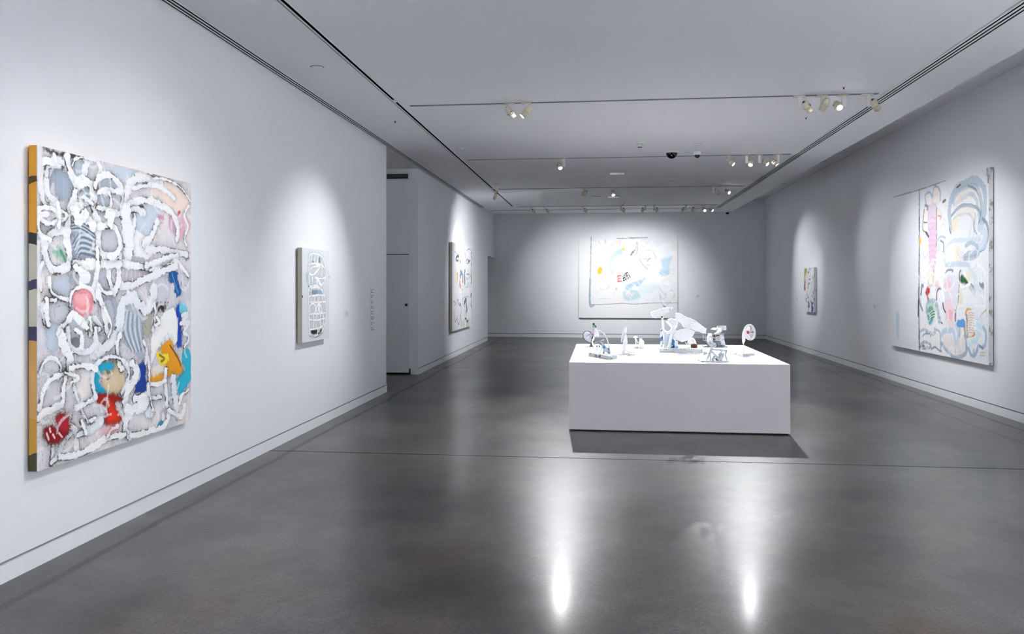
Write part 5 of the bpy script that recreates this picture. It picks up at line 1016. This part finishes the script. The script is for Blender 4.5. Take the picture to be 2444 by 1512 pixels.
# -- grey strutted piece with an open lattice, front right
a = At(KF3, 8.67)
root = thing('sculpture', 'grey strutted sculpture with open lattice and ring, on the front plinth edge', 'sculpture', (1.22, 8.67, PT), 0, G_S)
l, r_ = on_z(1673.5, 863, PT), on_z(1739.3, 863.5, PT)
base_slab('thin_base', root, [(l.x, 8.6, 0), (r_.x, 8.6, 0), (r_.x-.005, 8.76, 0), (l.x-.02, 8.76, 0)], PT, PT+.014, M_GREYP, .0015)
for nm, pts, d, dy in (('front_leg', [(520, 900), (592, 900), (585, 1010), (490, 1180), (415, 1345), (345, 1345), (440, 1150)], .03, 0), ('side_wing', [(258, 1060), (330, 1050), (445, 1130), (380, 1160), (272, 1192)], .02, .01), ('cross_strut', [(535, 1030), (600, 1055), (720, 1170), (850, 1310), (830, 1370), (760, 1330), (640, 1190), (520, 1090)], .025, -.02),
                       ('short_leg', [(490, 1130), (530, 1140), (535, 1365), (500, 1365)], .02, .02), ('top_beam', [(590, 958), (800, 970), (1092, 998), (1075, 1055), (850, 1040), (590, 1012)], .03, 0), ('rear_leg', [(1085, 1000), (1050, 1180), (1105, 1370), (1060, 1370), (1000, 1190), (1028, 1040)], .03, 0), ('hidden_strut', [(900, 1040), (960, 1050), (830, 1200), (770, 1180)], .02, .03)):
    obj(nm, sb(a, pts, d, dy, .0015, .012), M_GREYP, root)
obj('belly', pf(a, [(800, 1200), (880, 1120), (980, 1110), (990, 1180), (960, 1280), (900, 1368), (830, 1360)], .05, .02, .002), M_GREYP, root)
obj('paw', pf(a, [(560, 1290), (620, 1200), (690, 1190), (640, 1350), (560, 1368)], .04, .01, .002), M_GREYP, root); obj('grey_scrap', sb(a, [(668, 1300), (740, 1240), (800, 1310), (785, 1362), (700, 1362)], .02, .0), M_DGREY, root, 'darker grey scrap')
obj('neck_lump', pf(a, [(440, 705), (510, 690), (600, 745), (690, 760), (705, 870), (660, 905), (590, 930), (530, 900), (455, 800)], .05, 0, .003), M_GREYP, root)
bm = B(); lat = [[(355, 440), (500, 425), (680, 462), (965, 450), (962, 570)], [(262, 560), (265, 675), (350, 672), (460, 655), (462, 560), (262, 562)], [(350, 445), (352, 715)], [(262, 455), (262, 560)], [(570, 455), (556, 695)], [(556, 570), (690, 600), (692, 695)], [(556, 695), (700, 692), (880, 690), (880, 570), (962, 560)], [(820, 458), (822, 520)], [(690, 465), (692, 530)], [(262, 455), (355, 440)], [(460, 560), (570, 560)]]
for q in lat:
    for dy in (-.03, .04):
        P = a(q, dy)
        for p0, p1 in zip(P, P[1:]): tube(bm, [p0, p1], .0033, 6)
for p in ((262, 560), (265, 675), (350, 672), (460, 655), (355, 440), (570, 455), (556, 695), (680, 462), (965, 450), (880, 690), (690, 600), (820, 458), (262, 455)): tube(bm, [a.one(p, -.03), a.one(p, .04)], .0033, 6)
obj('open_lattice', bm, M_WHITEP, root, 'white open lattice cage')
rc = a.one((772, 610), -.035)
obj('ring', tube(B(), [Vector((rc.x+.019*math.cos(t_), rc.y, rc.z+.019*math.sin(t_))) for t_ in [i*PI/12 for i in range(24)]], .006, 8, closed=True), M_WHITEP, root); obj('ring_centre', lathe(B(), [(.002, -.004), (.016, -.003), (.016, .003), (.002, .004)], Matrix.Translation(rc) @ Matrix.Rotation(PI/2, 4, 'X'), 20), M_GREYP, root)
# -- little fan on a stick, right
A_, B_, C_ = on_z(1748, 845, PT), on_z(1774, 850.3, PT), on_z(1802.5, 847, PT); D_ = A_+C_-B_; cc = (A_+C_)/2
a = At(KF3, cc.y)
root = thing('sculpture', 'little white hand fan with a red hub on a stick, plinth right', 'sculpture', (cc.x, cc.y, PT), 0, G_S)
base_slab('plaster_base', root, [A_, B_, C_, D_], PT, PT+.027, M_PLASTER2, .003)
obj('dowel', tb(a, [(1662, 1110), (1655, 950), (1648, 770)], .0042), M_TAN, root)
obj('handle', tube(B(), [Vector(p) for p in smooth_pts([tuple(p) for p in a([(1645, 800), (1645, 745), (1652, 690), (1655, 600), (1660, 480), (1680, 380), (1720, 320), (1765, 330)])], 5)], [.008]*3+[.010]*3+[.016]*4+[.019]*8+[.021]*8+[.020]*6+[.017]*4, 14), M_WHITEP, root, None, True)
fc = a.one((1885, 392)); R_ = 262/14.4*cc.y/F
# fan axis turned about forty degrees to the right of the viewer
ax = Vector((math.sin(.70), -math.cos(.70), .12)).normalized(); uu, ww = frame_of(ax)
def ring_pts(r, off, n=40): return [fc+ax*off+(uu*math.cos(2*PI*i/n)+ww*math.sin(2*PI*i/n))*r for i in range(n)]
bm = B(); tube(bm, ring_pts(R_, 0), .0045, 8, closed=True); tube(bm, ring_pts(R_*.98, -.018), .0035, 8, closed=True); tube(bm, ring_pts(R_*.80, -.009), .0020, 6, closed=True)
for i in range(26):
    t_ = 2*PI*i/26; dv = uu*math.cos(t_)+ww*math.sin(t_)
    tube(bm, [fc-ax*.036+dv*R_*.2, fc-ax*.022+dv*R_*.55, fc+dv*R_], .0017, 5)
    tube(bm, [fc-ax*.018+dv*R_*.98, fc-ax*.05+dv*R_*.75, fc-ax*.07+dv*R_*.3], .0015, 5)
    tube(bm, [fc+dv*R_, fc-ax*.018+dv*R_*.98], .0015, 5)
obj('fan_cage', bm, M_WHITEP, root)
MM = Matrix.Translation(fc) @ ax.to_track_quat('Z', 'Y').to_matrix().to_4x4()
obj('hub', lathe(B(), [(R_*.22, -.040), (R_*.22, -.034), (R_*.16, -.030), (.001, -.028)], MM, 24), M_RED, root, 'red centre cap', True)
obj('motor', lathe(B(), [(R_*.12, -.085), (R_*.30, -.082), (R_*.30, -.046), (.004, -.042)], MM, 24), M_WHITEP, root, None, True)
for k in range(3):
    t0 = 2*PI*k/3; bm = B()
    P = [fc+(uu*math.cos(t0+da)+ww*math.sin(t0+da))*R_*rr+ax*(-.050+dz*.6) for da, rr, dz in ((-.15, .18, 0), (-.45, .5, .008), (-.35, .86, .01), (.1, .9, 0), (.4, .6, -.008), (.2, .2, -.004))]
    prism(bm, P, ax*.0015); obj('blade', bm, M_WHITEP, root)

# ------------------------------------------------------------------ camera and rendering
cd = bpy.data.cameras.new('camera'); cam = bpy.data.objects.new('camera', cd); COL.objects.link(cam)
cam.location = (0, 0, EYE); cam.rotation_euler = (PI/2, 0, YAW)
cd.sensor_width = 36; cd.lens = F/2444*36; cd.shift_y = (HZ-756)/2444; cd.clip_end = 100
SC.camera = cam
w = bpy.data.worlds.new('world'); w.use_nodes = True; SC.world = w
w.node_tree.nodes['Background'].inputs[0].default_value = (.5, .55, .6, 1); w.node_tree.nodes['Background'].inputs[1].default_value = .02
vs = SC.view_settings; vs.view_transform = 'Standard'; vs.look = 'None'; vs.gamma = 1; vs.use_curve_mapping = False; vs.exposure = .92
cy = SC.cycles; cy.use_denoising = True; cy.max_bounces = 7; cy.diffuse_bounces = 6; cy.glossy_bounces = 3; cy.use_adaptive_sampling = True; cy.adaptive_threshold = .1; cy.caustics_reflective = False; cy.caustics_refractive = False
cy.sample_clamp_indirect = 8.
